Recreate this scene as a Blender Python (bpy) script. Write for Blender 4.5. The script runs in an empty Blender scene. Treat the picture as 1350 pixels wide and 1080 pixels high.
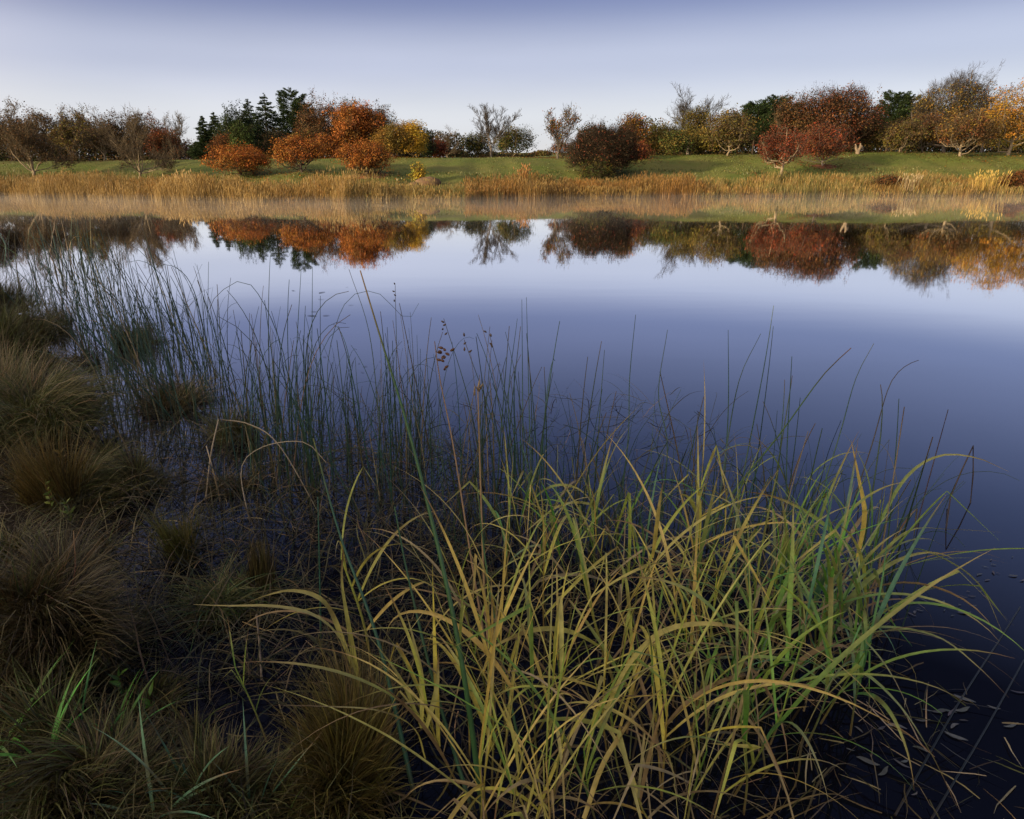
import bpy, math, random
import numpy as np
SEED = 7
rng = np.random.default_rng(SEED)
random.seed(SEED)
C = bpy.context.scene.collection
sc = bpy.context.scene

# ------------------------------------------------------------------ camera model
FOC, CX, CY, CAMZ = 900.0, 625.0, 540.0, 1.6
PITCH = math.radians(19.5)
cp, sp = math.cos(PITCH), math.sin(PITCH)
def ray(px, py):
    u = (px - CX) / FOC; v = (CY - py) / FOC
    return u, cp + v * sp, -sp + v * cp
def at_h(px, py, h):
    """point of height h seen at that place of the photograph"""
    u, wy, wz = ray(px, py); t = (h - CAMZ) / wz
    return np.array([u * t, wy * t, h])
def at_d(px, py, D):
    u, wy, wz = ray(px, py); t = D / wy
    return np.array([u * t, D, CAMZ + wz * t])

cam = bpy.data.cameras.new('camera'); co = bpy.data.objects.new('camera', cam); C.objects.link(co)
co.location = (0, 0, CAMZ); co.rotation_euler = (math.radians(90) - PITCH, 0, 0)
cam.sensor_width = 36; cam.sensor_fit = 'HORIZONTAL'; cam.lens = 36 * FOC / 1350
cam.shift_x = (675 - CX) / 1350; cam.clip_start = 0.05; cam.clip_end = 3000
sc.camera = co

# ------------------------------------------------------------------ materials
def nodes(name):
    m = bpy.data.materials.new(name); m.use_nodes = True
    nt = m.node_tree; nt.nodes.clear()
    out = nt.nodes.new('ShaderNodeOutputMaterial')
    return m, nt, out
def leafmat(name, trans=0.35, rough=0.55, spec=0.3, noise=0.25, nscale=30):
    m, nt, out = nodes(name); N = nt.nodes.new; L = nt.links.new
    a = N('ShaderNodeAttribute'); a.attribute_name = 'Col'
    tc = N('ShaderNodeNewGeometry'); nz = N('ShaderNodeTexNoise'); nz.inputs['Scale'].default_value = nscale
    nz.inputs['Detail'].default_value = 3
    L(tc.outputs['Position'], nz.inputs['Vector'])
    mr = N('ShaderNodeMapRange'); mr.inputs[3].default_value = 1 - noise; mr.inputs[4].default_value = 1 + noise
    L(nz.outputs[0], mr.inputs[0])
    mul = N('ShaderNodeVectorMath'); mul.operation = 'SCALE'
    L(a.outputs['Color'], mul.inputs[0]); L(mr.outputs[0], mul.inputs['Scale'])
    b = N('ShaderNodeBsdfPrincipled'); b.inputs['Roughness'].default_value = rough
    b.inputs['Specular IOR Level'].default_value = spec
    L(mul.outputs[0], b.inputs['Base Color'])
    if trans > 0:
        t = N('ShaderNodeBsdfTranslucent'); L(mul.outputs[0], t.inputs['Color'])
        mx = N('ShaderNodeMixShader'); mx.inputs[0].default_value = trans
        L(b.outputs[0], mx.inputs[1]); L(t.outputs[0], mx.inputs[2]); L(mx.outputs[0], out.inputs[0])
    else:
        L(b.outputs[0], out.inputs[0])
    return m
M_LEAF = leafmat('tree_foliage', 0.3, 0.6, 0.2, 0.35, 1.5)
M_BLADE = leafmat('grass_blade', 0.25, 0.4, 0.4, 0.45, 55)
M_STEM = leafmat('rush_stem', 0.0, 0.4, 0.4, 0.35, 30)
M_BARK = leafmat('bark', 0.0, 0.9, 0.1, 0.4, 12)

def colramp(nt, fac, stops):
    r = nt.nodes.new('ShaderNodeValToRGB'); e = r.color_ramp.elements
    while len(e) > 1: e.remove(e[-1])
    e[0].position = stops[0][0]; e[0].color = (*stops[0][1], 1)
    for p, c in stops[1:]:
        x = e.new(p); x.color = (*c, 1)
    nt.links.new(fac, r.inputs[0]); return r.outputs[0]
def mixc(nt, f, a, b):
    m = nt.nodes.new('ShaderNodeMix'); m.data_type = 'RGBA'
    if hasattr(f, 'links'): nt.links.new(f, m.inputs[0])
    else: m.inputs[0].default_value = f
    for i, v in ((6, a), (7, b)):
        if hasattr(v, 'links'): nt.links.new(v, m.inputs[i])
        else: m.inputs[i].default_value = (*v, 1)
    return m.outputs[2]
def noise(nt, vec, scale, detail=4, rough=0.6):
    n = nt.nodes.new('ShaderNodeTexNoise'); n.inputs['Scale'].default_value = scale
    n.inputs['Detail'].default_value = detail; n.inputs['Roughness'].default_value = rough
    nt.links.new(vec, n.inputs['Vector']); return n.outputs[0]

def ground_material():
    m, nt, out = nodes('ground'); N = nt.nodes.new; L = nt.links.new
    g = N('ShaderNodeNewGeometry'); P = g.outputs['Position']
    n1 = noise(nt, P, 0.25, 5); n2 = noise(nt, P, 9, 6, .7); n3 = noise(nt, P, 1.6, 4)
    lawn = mixc(nt, n3, (.075, .115, .022), (.16, .195, .048))
    lawn = mixc(nt, colramp(nt, n1, [(.42, (0, 0, 0)), (.62, (.55, .55, .55))]), lawn, (.19, .17, .06))
    lawn = mixc(nt, colramp(nt, n2, [(.5, (0, 0, 0)), (.75, (.45, .45, .45))]), lawn, (.05, .07, .02))
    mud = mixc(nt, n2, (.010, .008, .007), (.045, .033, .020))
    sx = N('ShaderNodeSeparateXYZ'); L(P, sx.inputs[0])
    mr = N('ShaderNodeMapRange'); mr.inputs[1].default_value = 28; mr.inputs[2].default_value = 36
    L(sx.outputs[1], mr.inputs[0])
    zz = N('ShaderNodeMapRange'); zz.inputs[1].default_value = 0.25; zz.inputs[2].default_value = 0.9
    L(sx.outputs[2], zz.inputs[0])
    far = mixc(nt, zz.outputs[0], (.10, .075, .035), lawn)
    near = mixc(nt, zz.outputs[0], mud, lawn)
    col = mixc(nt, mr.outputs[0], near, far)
    b = N('ShaderNodeBsdfPrincipled'); L(col, b.inputs['Base Color']); b.inputs['Roughness'].default_value = .85
    b.inputs['Specular IOR Level'].default_value = .15
    bp = N('ShaderNodeBump'); bp.inputs['Strength'].default_value = .8; bp.inputs['Distance'].default_value = .05
    L(n2, bp.inputs['Height']); L(bp.outputs[0], b.inputs['Normal']); L(b.outputs[0], out.inputs[0])
    return m

def water_material():
    m, nt, out = nodes('pond_water'); N = nt.nodes.new; L = nt.links.new
    g = N('ShaderNodeNewGeometry')
    mp = N('ShaderNodeMapping'); mp.inputs['Scale'].default_value = (.5, 1.6, 1); L(g.outputs['Position'], mp.inputs[0])
    n = noise(nt, mp.outputs[0], 1.1, 2, .4)
    m2 = N('ShaderNodeMapping'); m2.inputs['Scale'].default_value = (2.2, 9.0, 1); L(g.outputs['Position'], m2.inputs[0]); n2 = noise(nt, m2.outputs[0], 1.0, 3, .5)
    m3 = N('ShaderNodeMapping'); m3.inputs['Scale'].default_value = (.12, .35, 1); L(g.outputs['Position'], m3.inputs[0])
    pt = colramp(nt, noise(nt, m3.outputs[0], 1.0, 3, .6), [(.45, (0, 0, 0)), (.68, (1, 1, 1))])
    ml = N('ShaderNodeMath'); ml.operation = 'MULTIPLY'; L(n2, ml.inputs[0]); L(pt, ml.inputs[1])
    am = N('ShaderNodeMath'); am.operation = 'MULTIPLY_ADD'; L(ml.outputs[0], am.inputs[0]); am.inputs[1].default_value = .30; L(n, am.inputs[2])
    bp = N('ShaderNodeBump'); bp.inputs['Strength'].default_value = .16; bp.inputs['Distance'].default_value = .003
    L(am.outputs[0], bp.inputs['Height'])
    gl = N('ShaderNodeBsdfGlossy'); gl.inputs['Roughness'].default_value = .025; gl.inputs['Color'].default_value = (1, 1, 1, 1)
    L(bp.outputs[0], gl.inputs['Normal'])
    df = N('ShaderNodeBsdfDiffuse')
    nn = noise(nt, g.outputs['Position'], .8, 4)
    L(mixc(nt, nn, (.0025, .003, .008), (.005, .006, .014)), df.inputs['Color'])
    fr = N('ShaderNodeFresnel'); fr.inputs['IOR'].default_value = 1.55; L(bp.outputs[0], fr.inputs['Normal'])
    pw = N('ShaderNodeMath'); pw.operation = 'POWER'; pw.inputs[1].default_value = .45; L(fr.outputs[0], pw.inputs[0])
    mrr = N('ShaderNodeMapRange'); mrr.inputs[1].default_value = .33; mrr.inputs[2].default_value = .68; mrr.inputs[3].default_value = .02; mrr.inputs[4].default_value = .98; L(pw.outputs[0], mrr.inputs[0])
    mx = N('ShaderNodeMixShader'); L(mrr.outputs[0], mx.inputs[0]); L(df.outputs[0], mx.inputs[1]); L(gl.outputs[0], mx.inputs[2])
    L(mx.outputs[0], out.inputs[0]); return m

# ------------------------------------------------------------------ mesh helpers
def build(name, V, F, cols, mat, parent=None, smooth=True):
    V = np.asarray(V, np.float32).reshape(-1, 3); F = np.asarray(F, np.int32)
    me = bpy.data.meshes.new(name)
    me.vertices.add(len(V)); me.vertices.foreach_set('co', V.ravel())
    k = F.shape[1]
    me.loops.add(F.size); me.loops.foreach_set('vertex_index', F.ravel())
    me.polygons.add(len(F)); me.polygons.foreach_set('loop_start', np.arange(0, F.size, k, dtype=np.int32))
    me.polygons.foreach_set('loop_total', np.full(len(F), k, np.int32))
    if smooth: me.polygons.foreach_set('use_smooth', np.ones(len(F), bool))
    me.update(calc_edges=True)
    if cols is not None:
        a = me.color_attributes.new('Col', 'FLOAT_COLOR', 'POINT')
        c = np.ones((len(V), 4), np.float32); c[:, :3] = np.asarray(cols).reshape(-1, 3) if np.ndim(cols) > 1 else cols
        a.data.foreach_set('color', c.ravel())
    me.materials.append(mat)
    o = bpy.data.objects.new(name, me); C.objects.link(o)
    if parent is not None: o.parent = parent
    return o
def tag(o, label=None, cat=None, group=None, kind=None):
    if label: o['label'] = label
    if cat: o['category'] = cat
    if group: o['group'] = group
    if kind: o['kind'] = kind
    return o
def empty(name, loc):
    o = bpy.data.objects.new(name, None); o.location = loc; o.empty_display_size = .1; C.objects.link(o); return o

class Acc:
    def __init__(s): s.V = []; s.F = []; s.K = []; s.n = 0
    def add(s, V, F, K):
        V = V.reshape(-1, 3); s.V.append(V); s.F.append(F.reshape(-1, 4) + s.n); s.K.append(K.reshape(-1, 3)); s.n += len(V)
    def build(s, name, mat, parent=None, smooth=True, origin=None):
        V = np.concatenate(s.V)
        if origin is not None: V = V - np.asarray(origin)
        return build(name, V, np.concatenate(s.F), np.concatenate(s.K), mat, parent, smooth)

def nrm(a): return a / np.maximum(np.linalg.norm(a, axis=-1, keepdims=True), 1e-9)
def tangents(P):
    T = np.empty_like(P); T[:, 1:-1] = P[:, 2:] - P[:, :-2]; T[:, 0] = P[:, 1] - P[:, 0]; T[:, -1] = P[:, -1] - P[:, -2]
    return nrm(T)
def tubes(P, R, sides, col):
    """P (N,S,3), R (N,S), col (N,S,3)"""
    N, S, _ = P.shape; T = tangents(P)
    ref = np.where(np.abs(T[:, :1, 2:3]) > .9, np.array([1., 0, 0]), np.array([0, 0, 1.]))
    ref = np.broadcast_to(ref, T.shape)
    A = nrm(np.cross(T, ref)); B = np.cross(T, A)
    ang = np.arange(sides) / sides * 2 * np.pi
    V = P[:, :, None] + R[:, :, None, None] * (A[:, :, None] * np.cos(ang)[:, None] + B[:, :, None] * np.sin(ang)[:, None])
    i = np.arange(N)[:, None, None] * S * sides; j = np.arange(S - 1)[None, :, None] * sides; k = np.arange(sides)[None, None]
    k2 = (k + 1) % sides
    F = np.stack([i + j + k, i + j + k2, i + j + sides + k2, i + j + sides + k], -1)
    K = np.broadcast_to(col[:, :, None], V.shape)
    return V, F, K
def curve_path(root, az, length, lean, bend, S, power=1.5, kink=0.0, side=0.0):
    """arching paths; root (N,3), others (N,)"""
    N = len(root); s = np.linspace(0, 1, S)[None]
    th = lean[:, None] + bend[:, None] * s ** power
    a = az[:, None] + side * rng.normal(size=(N, 1)) * s + kink * rng.normal(size=(N, S)).cumsum(1)
    step = length[:, None] / (S - 1)
    d = np.stack([np.sin(th) * np.cos(a), np.sin(th) * np.sin(a), np.cos(th)], -1) * step[..., None]
    P = np.zeros((N, S, 3)); P[:, 1:] = d[:, :-1].cumsum(1)
    return P + root[:, None]
def ribbons(P, W, col, fold=0.0, twist=None, facecam=0.0):
    """P (N,S,3); W (N,S) half widths; optional V fold; col (N,S,3)"""
    N, S, _ = P.shape; T = tangents(P)
    up = np.array([0, 0, 1.0]); side = np.cross(T, up + np.zeros_like(T)); 
    bad = np.linalg.norm(side, axis=-1, keepdims=True) < .15
    az = rng.uniform(0, 6.28, N); alt = np.stack([np.cos(az), np.sin(az), 0 * az], -1)[:, None]
    base = np.where(bad.any(1, keepdims=True), alt + 0 * side, side)
    base = nrm(base - T * (base * T).sum(-1, keepdims=True)); nor = np.cross(base, T)
    if twist is None: twist = rng.normal(0, .5, (N, 1)) + rng.normal(0, .6, (N, 1)) * np.linspace(0, 1, S)[None]
    c, s_ = np.cos(twist)[..., None], np.sin(twist)[..., None]
    sd = base * c + nor * s_; nn = -base * s_ + nor * c
    w = W[..., None]
    if fold:
        V = np.stack([P - sd * w + nn * w * fold, P, P + sd * w + nn * w * fold], 2); A = 3
    else:
        V = np.stack([P - sd * w, P + sd * w], 2); A = 2
    i = np.arange(N)[:, None, None] * S * A; j = np.arange(S - 1)[None, :, None] * A; k = np.arange(A - 1)[None, None]
    F = np.stack([i + j + k, i + j + k + 1, i + j + A + k + 1, i + j + A + k], -1)
    K = np.broadcast_to(col[:, :, None], V.shape)
    return V, F, K
def taper(S, a=.35, tip=.06):
    s = np.linspace(0, 1, S); return np.where(s < a, .65 + .35 * s / a, np.maximum(tip, 1 - ((s - a) / (1 - a)) ** 1.6))
def pick(pal, n, jit=.18):
    pal = np.asarray(pal, float); c = pal[rng.integers(0, len(pal), n)]
    return np.clip(c * (1 + rng.normal(0, jit, (n, 1))) * (1 + rng.normal(0, .06, (n, 3))), .002, .9)

# ------------------------------------------------------------------ terrain
_sx = np.array([-400, -28, -11.5, -2.6, 8.5, 34, 400.]); _sy = np.array([44, 43.2, 37.6, 38.1, 42.1, 43.8, 44.])
def shore(x):
    return np.interp(x, _sx, _sy) + .35 * np.sin(x * 1.3) + .22 * np.sin(x * 3.1 + 1)
_pd = np.array([-6, -1.5, -.2, 0, .5, 2, 4, 6.5, 9, 12, 15.]); _pz = np.array([-1.2, -.5, -.08, 0, .1, .3, .6, .98, 1.43, 1.86, 2.2])
def vnoise(x, y, sc_, seed):
    r = np.random.default_rng(seed); g = r.random((64, 64)); x = x * sc_ + 100; y = y * sc_ + 100
    i = np.floor(x).astype(int); j = np.floor(y).astype(int); fx = x - i; fy = y - j; fx = fx * fx * (3 - 2 * fx); fy = fy * fy * (3 - 2 * fy)
    a = g[i % 64, j % 64]; b = g[(i + 1) % 64, j % 64]; c = g[i % 64, (j + 1) % 64]; d = g[(i + 1) % 64, (j + 1) % 64]
    return (a * (1 - fx) + b * fx) * (1 - fy) + (c * (1 - fx) + d * fx) * fy - .5
edge_px = [(0, 372), (40, 440), (105, 492), (118, 540), (88, 585), (100, 655), (165, 695), (140, 760), (150, 850), (185, 925), (245, 985), (340, 1050), (440, 1110)]
edge = [tuple(at_h(px, py, 0)[:2]) for px, py in edge_px]
NEAR = np.array([(-300, 22), (-60, 18), (-20, 12)] + edge + [(.5, .75), (3, .2), (8, -2), (60, -10), (300, -20), (300, -400), (-300, -400)])
def signed(x, y):
    """distance to the near bank, positive on land"""
    A = NEAR; B = np.roll(NEAR, -1, 0); d = np.full(x.shape, 1e9); ins = np.zeros(x.shape, bool)
    for (ax, ay), (bx, by) in zip(A, B):
        vx, vy = bx - ax, by - ay; t = np.clip(((x - ax) * vx + (y - ay) * vy) / (vx * vx + vy * vy), 0, 1)
        d = np.minimum(d, np.hypot(x - ax - t * vx, y - ay - t * vy))
        c = (ay > y) != (by > y)
        with np.errstate(divide='ignore', invalid='ignore'):
            xi = ax + (y - ay) / (by - ay if by != ay else 1e-9) * vx
        ins ^= c & (x < xi)
    return np.where(ins, d, -d)
def height(x, y):
    x = np.asarray(x, float); y = np.asarray(y, float)
    zc = np.interp(x, [-60, -28, 0, 34, 60], [2.05, 2.05, 2.2, 2.65, 2.7])
    d = y - shore(x)
    zf = np.interp(d, _pd, _pz) * zc / 2.2 + np.maximum(d - 15, 0) * (zc - 1.6) / 56
    zf = zf + np.clip(d / 6, 0, 1) * (vnoise(x, y, .12, 3) * .35 + vnoise(x, y, .5, 4) * .10)
    s = signed(x, y)
    zn = np.where(s > 0, np.minimum(s * .3, .09) + np.clip(s, 0, 1) * .05 * (vnoise(x, y, 3, 5) + .3), np.maximum(-.02 + s * .5, -1.2))
    shade_ridge = 6.2 * np.exp(-((x + 20) / 6.0) ** 2) * np.clip((9 - y) / 9, 0, 1) ** .7  # unseen rise added left of the camera to keep sun off the foreground
    shade_ridge = np.where(y < -25, 6.2 * np.exp(-((x + 20) / 6.0) ** 2), shade_ridge)
    zn = zn + np.where(s > 0, shade_ridge * np.clip(s / 2, 0, 1), 0) + np.clip(-y - 3, 0, 60) * .05
    return np.where(y > 22, zf, zn)
def z_at(x, y): return float(height(np.array([x]), np.array([y]))[0])
def axis(parts):
    out = []
    for a, b, n in parts: out += list(np.linspace(a, b, n, endpoint=False))
    return np.array(out + [parts[-1][1]])
gx = axis([(-700, -60, 24), (-60, -8, 90), (-8, 3, 160), (3, 60, 100), (60, 700, 24)])
gy = axis([(-300, -25, 20), (-25, 0, 40), (0, 11, 170), (11, 34, 20), (34, 60, 80), (60, 110, 40), (110, 900, 30)])
X, Y = np.meshgrid(gx, gy); Z = height(X, Y)
nx, ny = len(gx), len(gy)
ii = (np.arange(ny - 1)[:, None] * nx + np.arange(nx - 1)[None]).ravel()
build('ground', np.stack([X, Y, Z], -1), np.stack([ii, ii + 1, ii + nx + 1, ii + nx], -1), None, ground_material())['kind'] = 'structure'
build('water', [(-300, -12, 0), (300, -12, 0), (300, 50, 0), (-300, 50, 0)], [(0, 1, 2, 3)], None, water_material(), smooth=False)['kind'] = 'structure'

# ------------------------------------------------------------------ trees
def envelope(n, R, zc, flat, seed, shell=.5):
    d = nrm(rng.normal(size=(n, 3))); r = rng.random(n) ** (1 / 3.) if shell is None else rng.random(n) ** shell * .5 + .5
    r = np.where(rng.random(n) < .25, rng.random(n) ** .5, r)
    ph = np.random.default_rng(seed).uniform(0, 6.28, 6)
    az = np.arctan2(d[:, 1], d[:, 0])
    lump = 1 + .20 * np.sin(3 * az + ph[0] + 2 * d[:, 2]) + .15 * np.sin(5 * az + ph[1] - 3 * d[:, 2]) + .14 * np.sin(4 * d[:, 2] * 2 + ph[2]) * np.cos(2 * az + ph[3])
    p = d * (r * lump)[:, None] * R
    p[:, 2] = np.where(p[:, 2] < 0, p[:, 2] * flat, p[:, 2])
    p[:, 2] += zc
    return p
def limb(a, b, S, up=.25, wob=.06):
    """curved limbs from a (N,3) to b (N,3)"""
    t = np.linspace(0, 1, S)[None, :, None]; L = np.linalg.norm(b - a, axis=1)[:, None, None]
    P = a[:, None] * (1 - t) + b[:, None] * t
    out = (b - a); out = np.stack([out[:, 0], out[:, 1], 0 * out[:, 0]], 1)[:, None]
    bow = np.sin(np.pi * t)
    P = P + bow * (out * .12 - np.array([0, 0, 1.]) * L * 0 ) * 1.0
    P[:, :, 2] -= (bow * L * up * .35)[:, :, 0] * np.sign(.2)
    w = rng.normal(0, wob, P.shape) * L * bow
    return P + w
LEAFLOC = dict
def make_tree(name, label, cat, x, y, H, W, palette, bark=(.09, .07, .05), clear=.2, leaves=4000, lsize=.12, twigs=1.0,
              flat=.6, limbs=9, sigma=.22, group=None, sparse_top=0., pale=None, upright=0., tr=.02, bush=False, depth=None, leaflimit=1.0):
    z = z_at(x, y) - .05; seed = int(rng.integers(1e9))
    root = empty(name, (x, y, z)); tag(root, label, cat, group)
    rx = W / 2; ry = (depth or W) / 2
    zb = clear * H; rz_up = (H - zb) * .58; zc = H - rz_up; fl = (zc - zb) / rz_up
    R = np.array([rx, ry, rz_up])
    rt = max(.04, H * tr) * (1.0 if not bush else .6)
    bark = np.array(bark)
    def bc(n, S, k=1.): return np.broadcast_to(bark * k, (n, S, 3)) * (1 + rng.normal(0, .15, (n, 1, 1)))
    A = Acc(); S = 6
    # trunk
    if not bush:
        th = zb + (zc - zb) * .5
        tp = np.linspace([0, 0, -.1], [rng.normal(0, .05) * H * .5, 0, th], S)[None].copy(); tp[0, 1:, :2] += rng.normal(0, .012 * H, (S - 1, 2))
        rad = (rt * np.array([1.5, 1.05, .9, .82, .75, .6]))[None]
        A.add(*tubes(tp, rad, 8, bc(1, S)))
        ts = rng.uniform(.35, 1, limbs); starts = tp[0][np.clip((ts * (S - 1)).astype(int), 1, S - 1)]
    else:
        starts = rng.normal(0, .12, (limbs, 3)) * np.array([1, 1, 0])
    # limbs
    az = (np.arange(limbs) / limbs + rng.uniform(-.06, .06, limbs)) * 2 * np.pi
    el = rng.uniform(-.15 + upright, 1.3, limbs); rr = rng.uniform(.7, .95, limbs)
    ends = np.stack([np.cos(az) * np.cos(el) * rx * rr, np.sin(az) * np.cos(el) * ry * rr, zc + np.sin(el) * np.where(el < 0, rz_up * fl, rz_up) * rr], 1)
    P1 = limb(starts, ends, S, .5); r1 = rt * .55 * np.linspace(1, .25, S)[None] * rng.uniform(.7, 1.1, (limbs, 1))
    A.add(*tubes(P1, r1, 6, bc(limbs, S)))
    allP = [P1]; prev = P1; prad = r1; scale = max(W, H) * .5
    counts = [7, 6] + ([5] if twigs > 1.2 else [])
    spans = [.42, .24, .15]
    for lv, cnt in enumerate(counts):
        n = len(prev) * cnt; par = np.repeat(np.arange(len(prev)), cnt)
        ti = rng.uniform(1.2, S - 1, n); i0 = np.minimum(ti.astype(int), S - 2); f = (ti - i0)[:, None]
        a = prev[par, i0] * (1 - f) + prev[par, i0 + 1] * f; tg = nrm(prev[par, i0 + 1] - prev[par, i0])
        K = 14; cand = envelope(n * K, R, zc, fl, seed, None if lv == 0 else .5).reshape(n, K, 3)
        v = cand - a[:, None]; dist = np.linalg.norm(v, axis=-1); dv = v / np.maximum(dist, 1e-6)[..., None]
        cost = np.abs(dist - spans[lv] * scale) / scale - .25 * (dv * tg[:, None]).sum(-1) - .12 * dv[..., 2]
        b = cand[np.arange(n), cost.argmin(1)]; L = np.linalg.norm(b - a, axis=1)[:, None]
        b = a + (b - a) * np.minimum(1, spans[lv] * 1.7 * scale / np.maximum(L, 1e-6))
        Pn = limb(a, b, S, .1, .08)
        r0 = prad[par, i0] * .6; r0 = np.maximum(r0, .006 * (1 if lv else 1.4))
        Rn = r0[:, None] * np.linspace(1, .3, S)[None]; Rn = np.maximum(Rn, .0045 * max(1, y / 60))
        A.add(*tubes(Pn, Rn, 4 if lv == 0 else 3, bc(n, S, .6 if lv == 0 else .42)))
        prev, prad = Pn, Rn; allP.append(Pn)
    if twigs > .9:   # fine shoots at the ends
        cnt = int(4 * twigs); n = len(prev) * cnt; par = np.repeat(np.arange(len(prev)), cnt)
        i0 = rng.integers(2, S, n); a = prev[par, i0]; out = nrm(a - np.array([0, 0, zc * .6]))
        d = nrm(out + rng.normal(0, .5, (n, 3)) + np.array([0, 0, .35])); b = a + d * rng.uniform(.05, .12, (n, 1)) * scale
        Pn = limb(a, b, 4, .1, .08); Rn = np.broadcast_to(np.linspace(.0065, .0035, 4)[None] * max(1, y / 60), (n, 4))
        A.add(*tubes(Pn, Rn, 3, bc(n, 4, .42)))
    A.build('trunk', M_BARK, root)
    if leaves:
        n = leaves; par = rng.integers(0, len(prev), n)
        # clumps : tips of the last level
        if sparse_top:
            zt = prev[:, -1, 2]; keep = np.where(zt < (zb + (H - zb) * (1 - sparse_top)))[0]
            if len(keep): par = keep[rng.integers(0, len(keep), n)]
        i0 = rng.integers(2, S, n); c = prev[par, i0] + rng.normal(0, sigma, (n, 3)) * np.array([1, 1, .7])
        pal = np.asarray(palette, float); clc = pick(pal, len(prev), .16)[par] * (1 + rng.normal(0, .14, (n, 1)))
        # leaf faces outward and up with a lot of scatter, grown as small pointed blades
        no = nrm(nrm(c - np.array([0, 0, zc * .7])) * .5 + np.array([0, 0, .5]) + rng.normal(0, .55, (n, 3)))
        t1 = nrm(np.cross(no, rng.normal(size=(n, 3)))); t2 = np.cross(no, t1)
        s = lsize * rng.uniform(.55, 1.25, (n, 1)); 
        V = np.stack([c - t1 * s * .6, c - t2 * s * .38 + no * s * .08, c + t1 * s * .6, c + t2 * s * .38 + no * s * .08], 1)
        F = np.arange(n * 4).reshape(n, 4); K = np.repeat(np.clip(clc, .003, .8)[:, None], 4, 1)
        build('crown', V, F, K.reshape(-1, 3), M_LEAF, root, smooth=False)
    return root
def make_conifer(name, label, x, y, H, W, palette, pine=False, group=None, leaves=15000):
    z = z_at(x, y) - .05; root = empty(name, (x, y, z)); tag(root, label, 'tree', group)
    A = Acc(); S = 6; bark = np.array([.06, .045, .035])
    tp = np.linspace([0, 0, 0], [0, 0, H * .97], S)[None]; A.add(*tubes(tp, np.linspace(.022, .003, S)[None] * H, 7, np.broadcast_to(bark, (1, S, 3))))
    nb = 110 if not pine else 60
    t = np.linspace(.06 if not pine else .3, .98, nb) + rng.normal(0, .008, nb); az = np.arange(nb) * 2.4 + rng.normal(0, .3, nb)
    prof = (1 - t) ** .8 if not pine else np.sin(np.clip((t - .2) / .85, 0, 1) * np.pi * .62 + .95) * .9 + .1
    L = W / 2 * np.clip(prof, .04, 1) * rng.uniform(.62, 1.15, nb)
    a = np.stack([0 * t, 0 * t, t * H], 1); d = np.stack([np.cos(az), np.sin(az), np.full(nb, .05 if not pine else .35)], 1)
    b = a + d * L[:, None]; b[:, 2] -= L * (.22 if not pine else -.1)
    P = limb(a, b, S, .3, .03); A.add(*tubes(P, np.maximum(.004, .012 * L)[:, None] * np.linspace(1, .3, S)[None] + .003, 4, np.broadcast_to(bark, (nb, S, 3))))
    A.build('trunk', M_BARK, root)
    n = leaves; w = L / L.sum(); par = rng.choice(nb, n, p=w); tt = rng.uniform(.15, 1, n) ** .8 * (S - 1); i0 = np.minimum(tt.astype(int), S - 2); f = (tt - i0)[:, None]
    c = P[par, i0] * (1 - f) + P[par, i0 + 1] * f
    spread = L[par] * (.22 if not pine else .16) * (1.15 - .6 * tt / (S - 1))
    c = c + rng.normal(0, 1, (n, 3)) * spread[:, None] * np.array([1, 1, .28]); c[:, 2] += (0 if not pine else .1)
    dd = nrm(np.stack([np.cos(az[par]), np.sin(az[par]), np.full(n, -.1 if not pine else .5)], 1) + rng.normal(0, .45, (n, 3)))
    s = (.17 if not pine else .15) * rng.uniform(.6, 1.3, (n, 1)); t2 = nrm(np.cross(dd, rng.normal(size=(n, 3))))
    V = np.stack([c - dd * s * .7, c - t2 * s * .2, c + dd * s * .7, c + t2 * s * .2], 1)
    K = np.repeat(pick(palette, n, .25)[:, None], 4, 1)
    build('crown', V, np.arange(n * 4).reshape(n, 4), K.reshape(-1, 3), M_LEAF, root, smooth=False)
    return root

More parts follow.
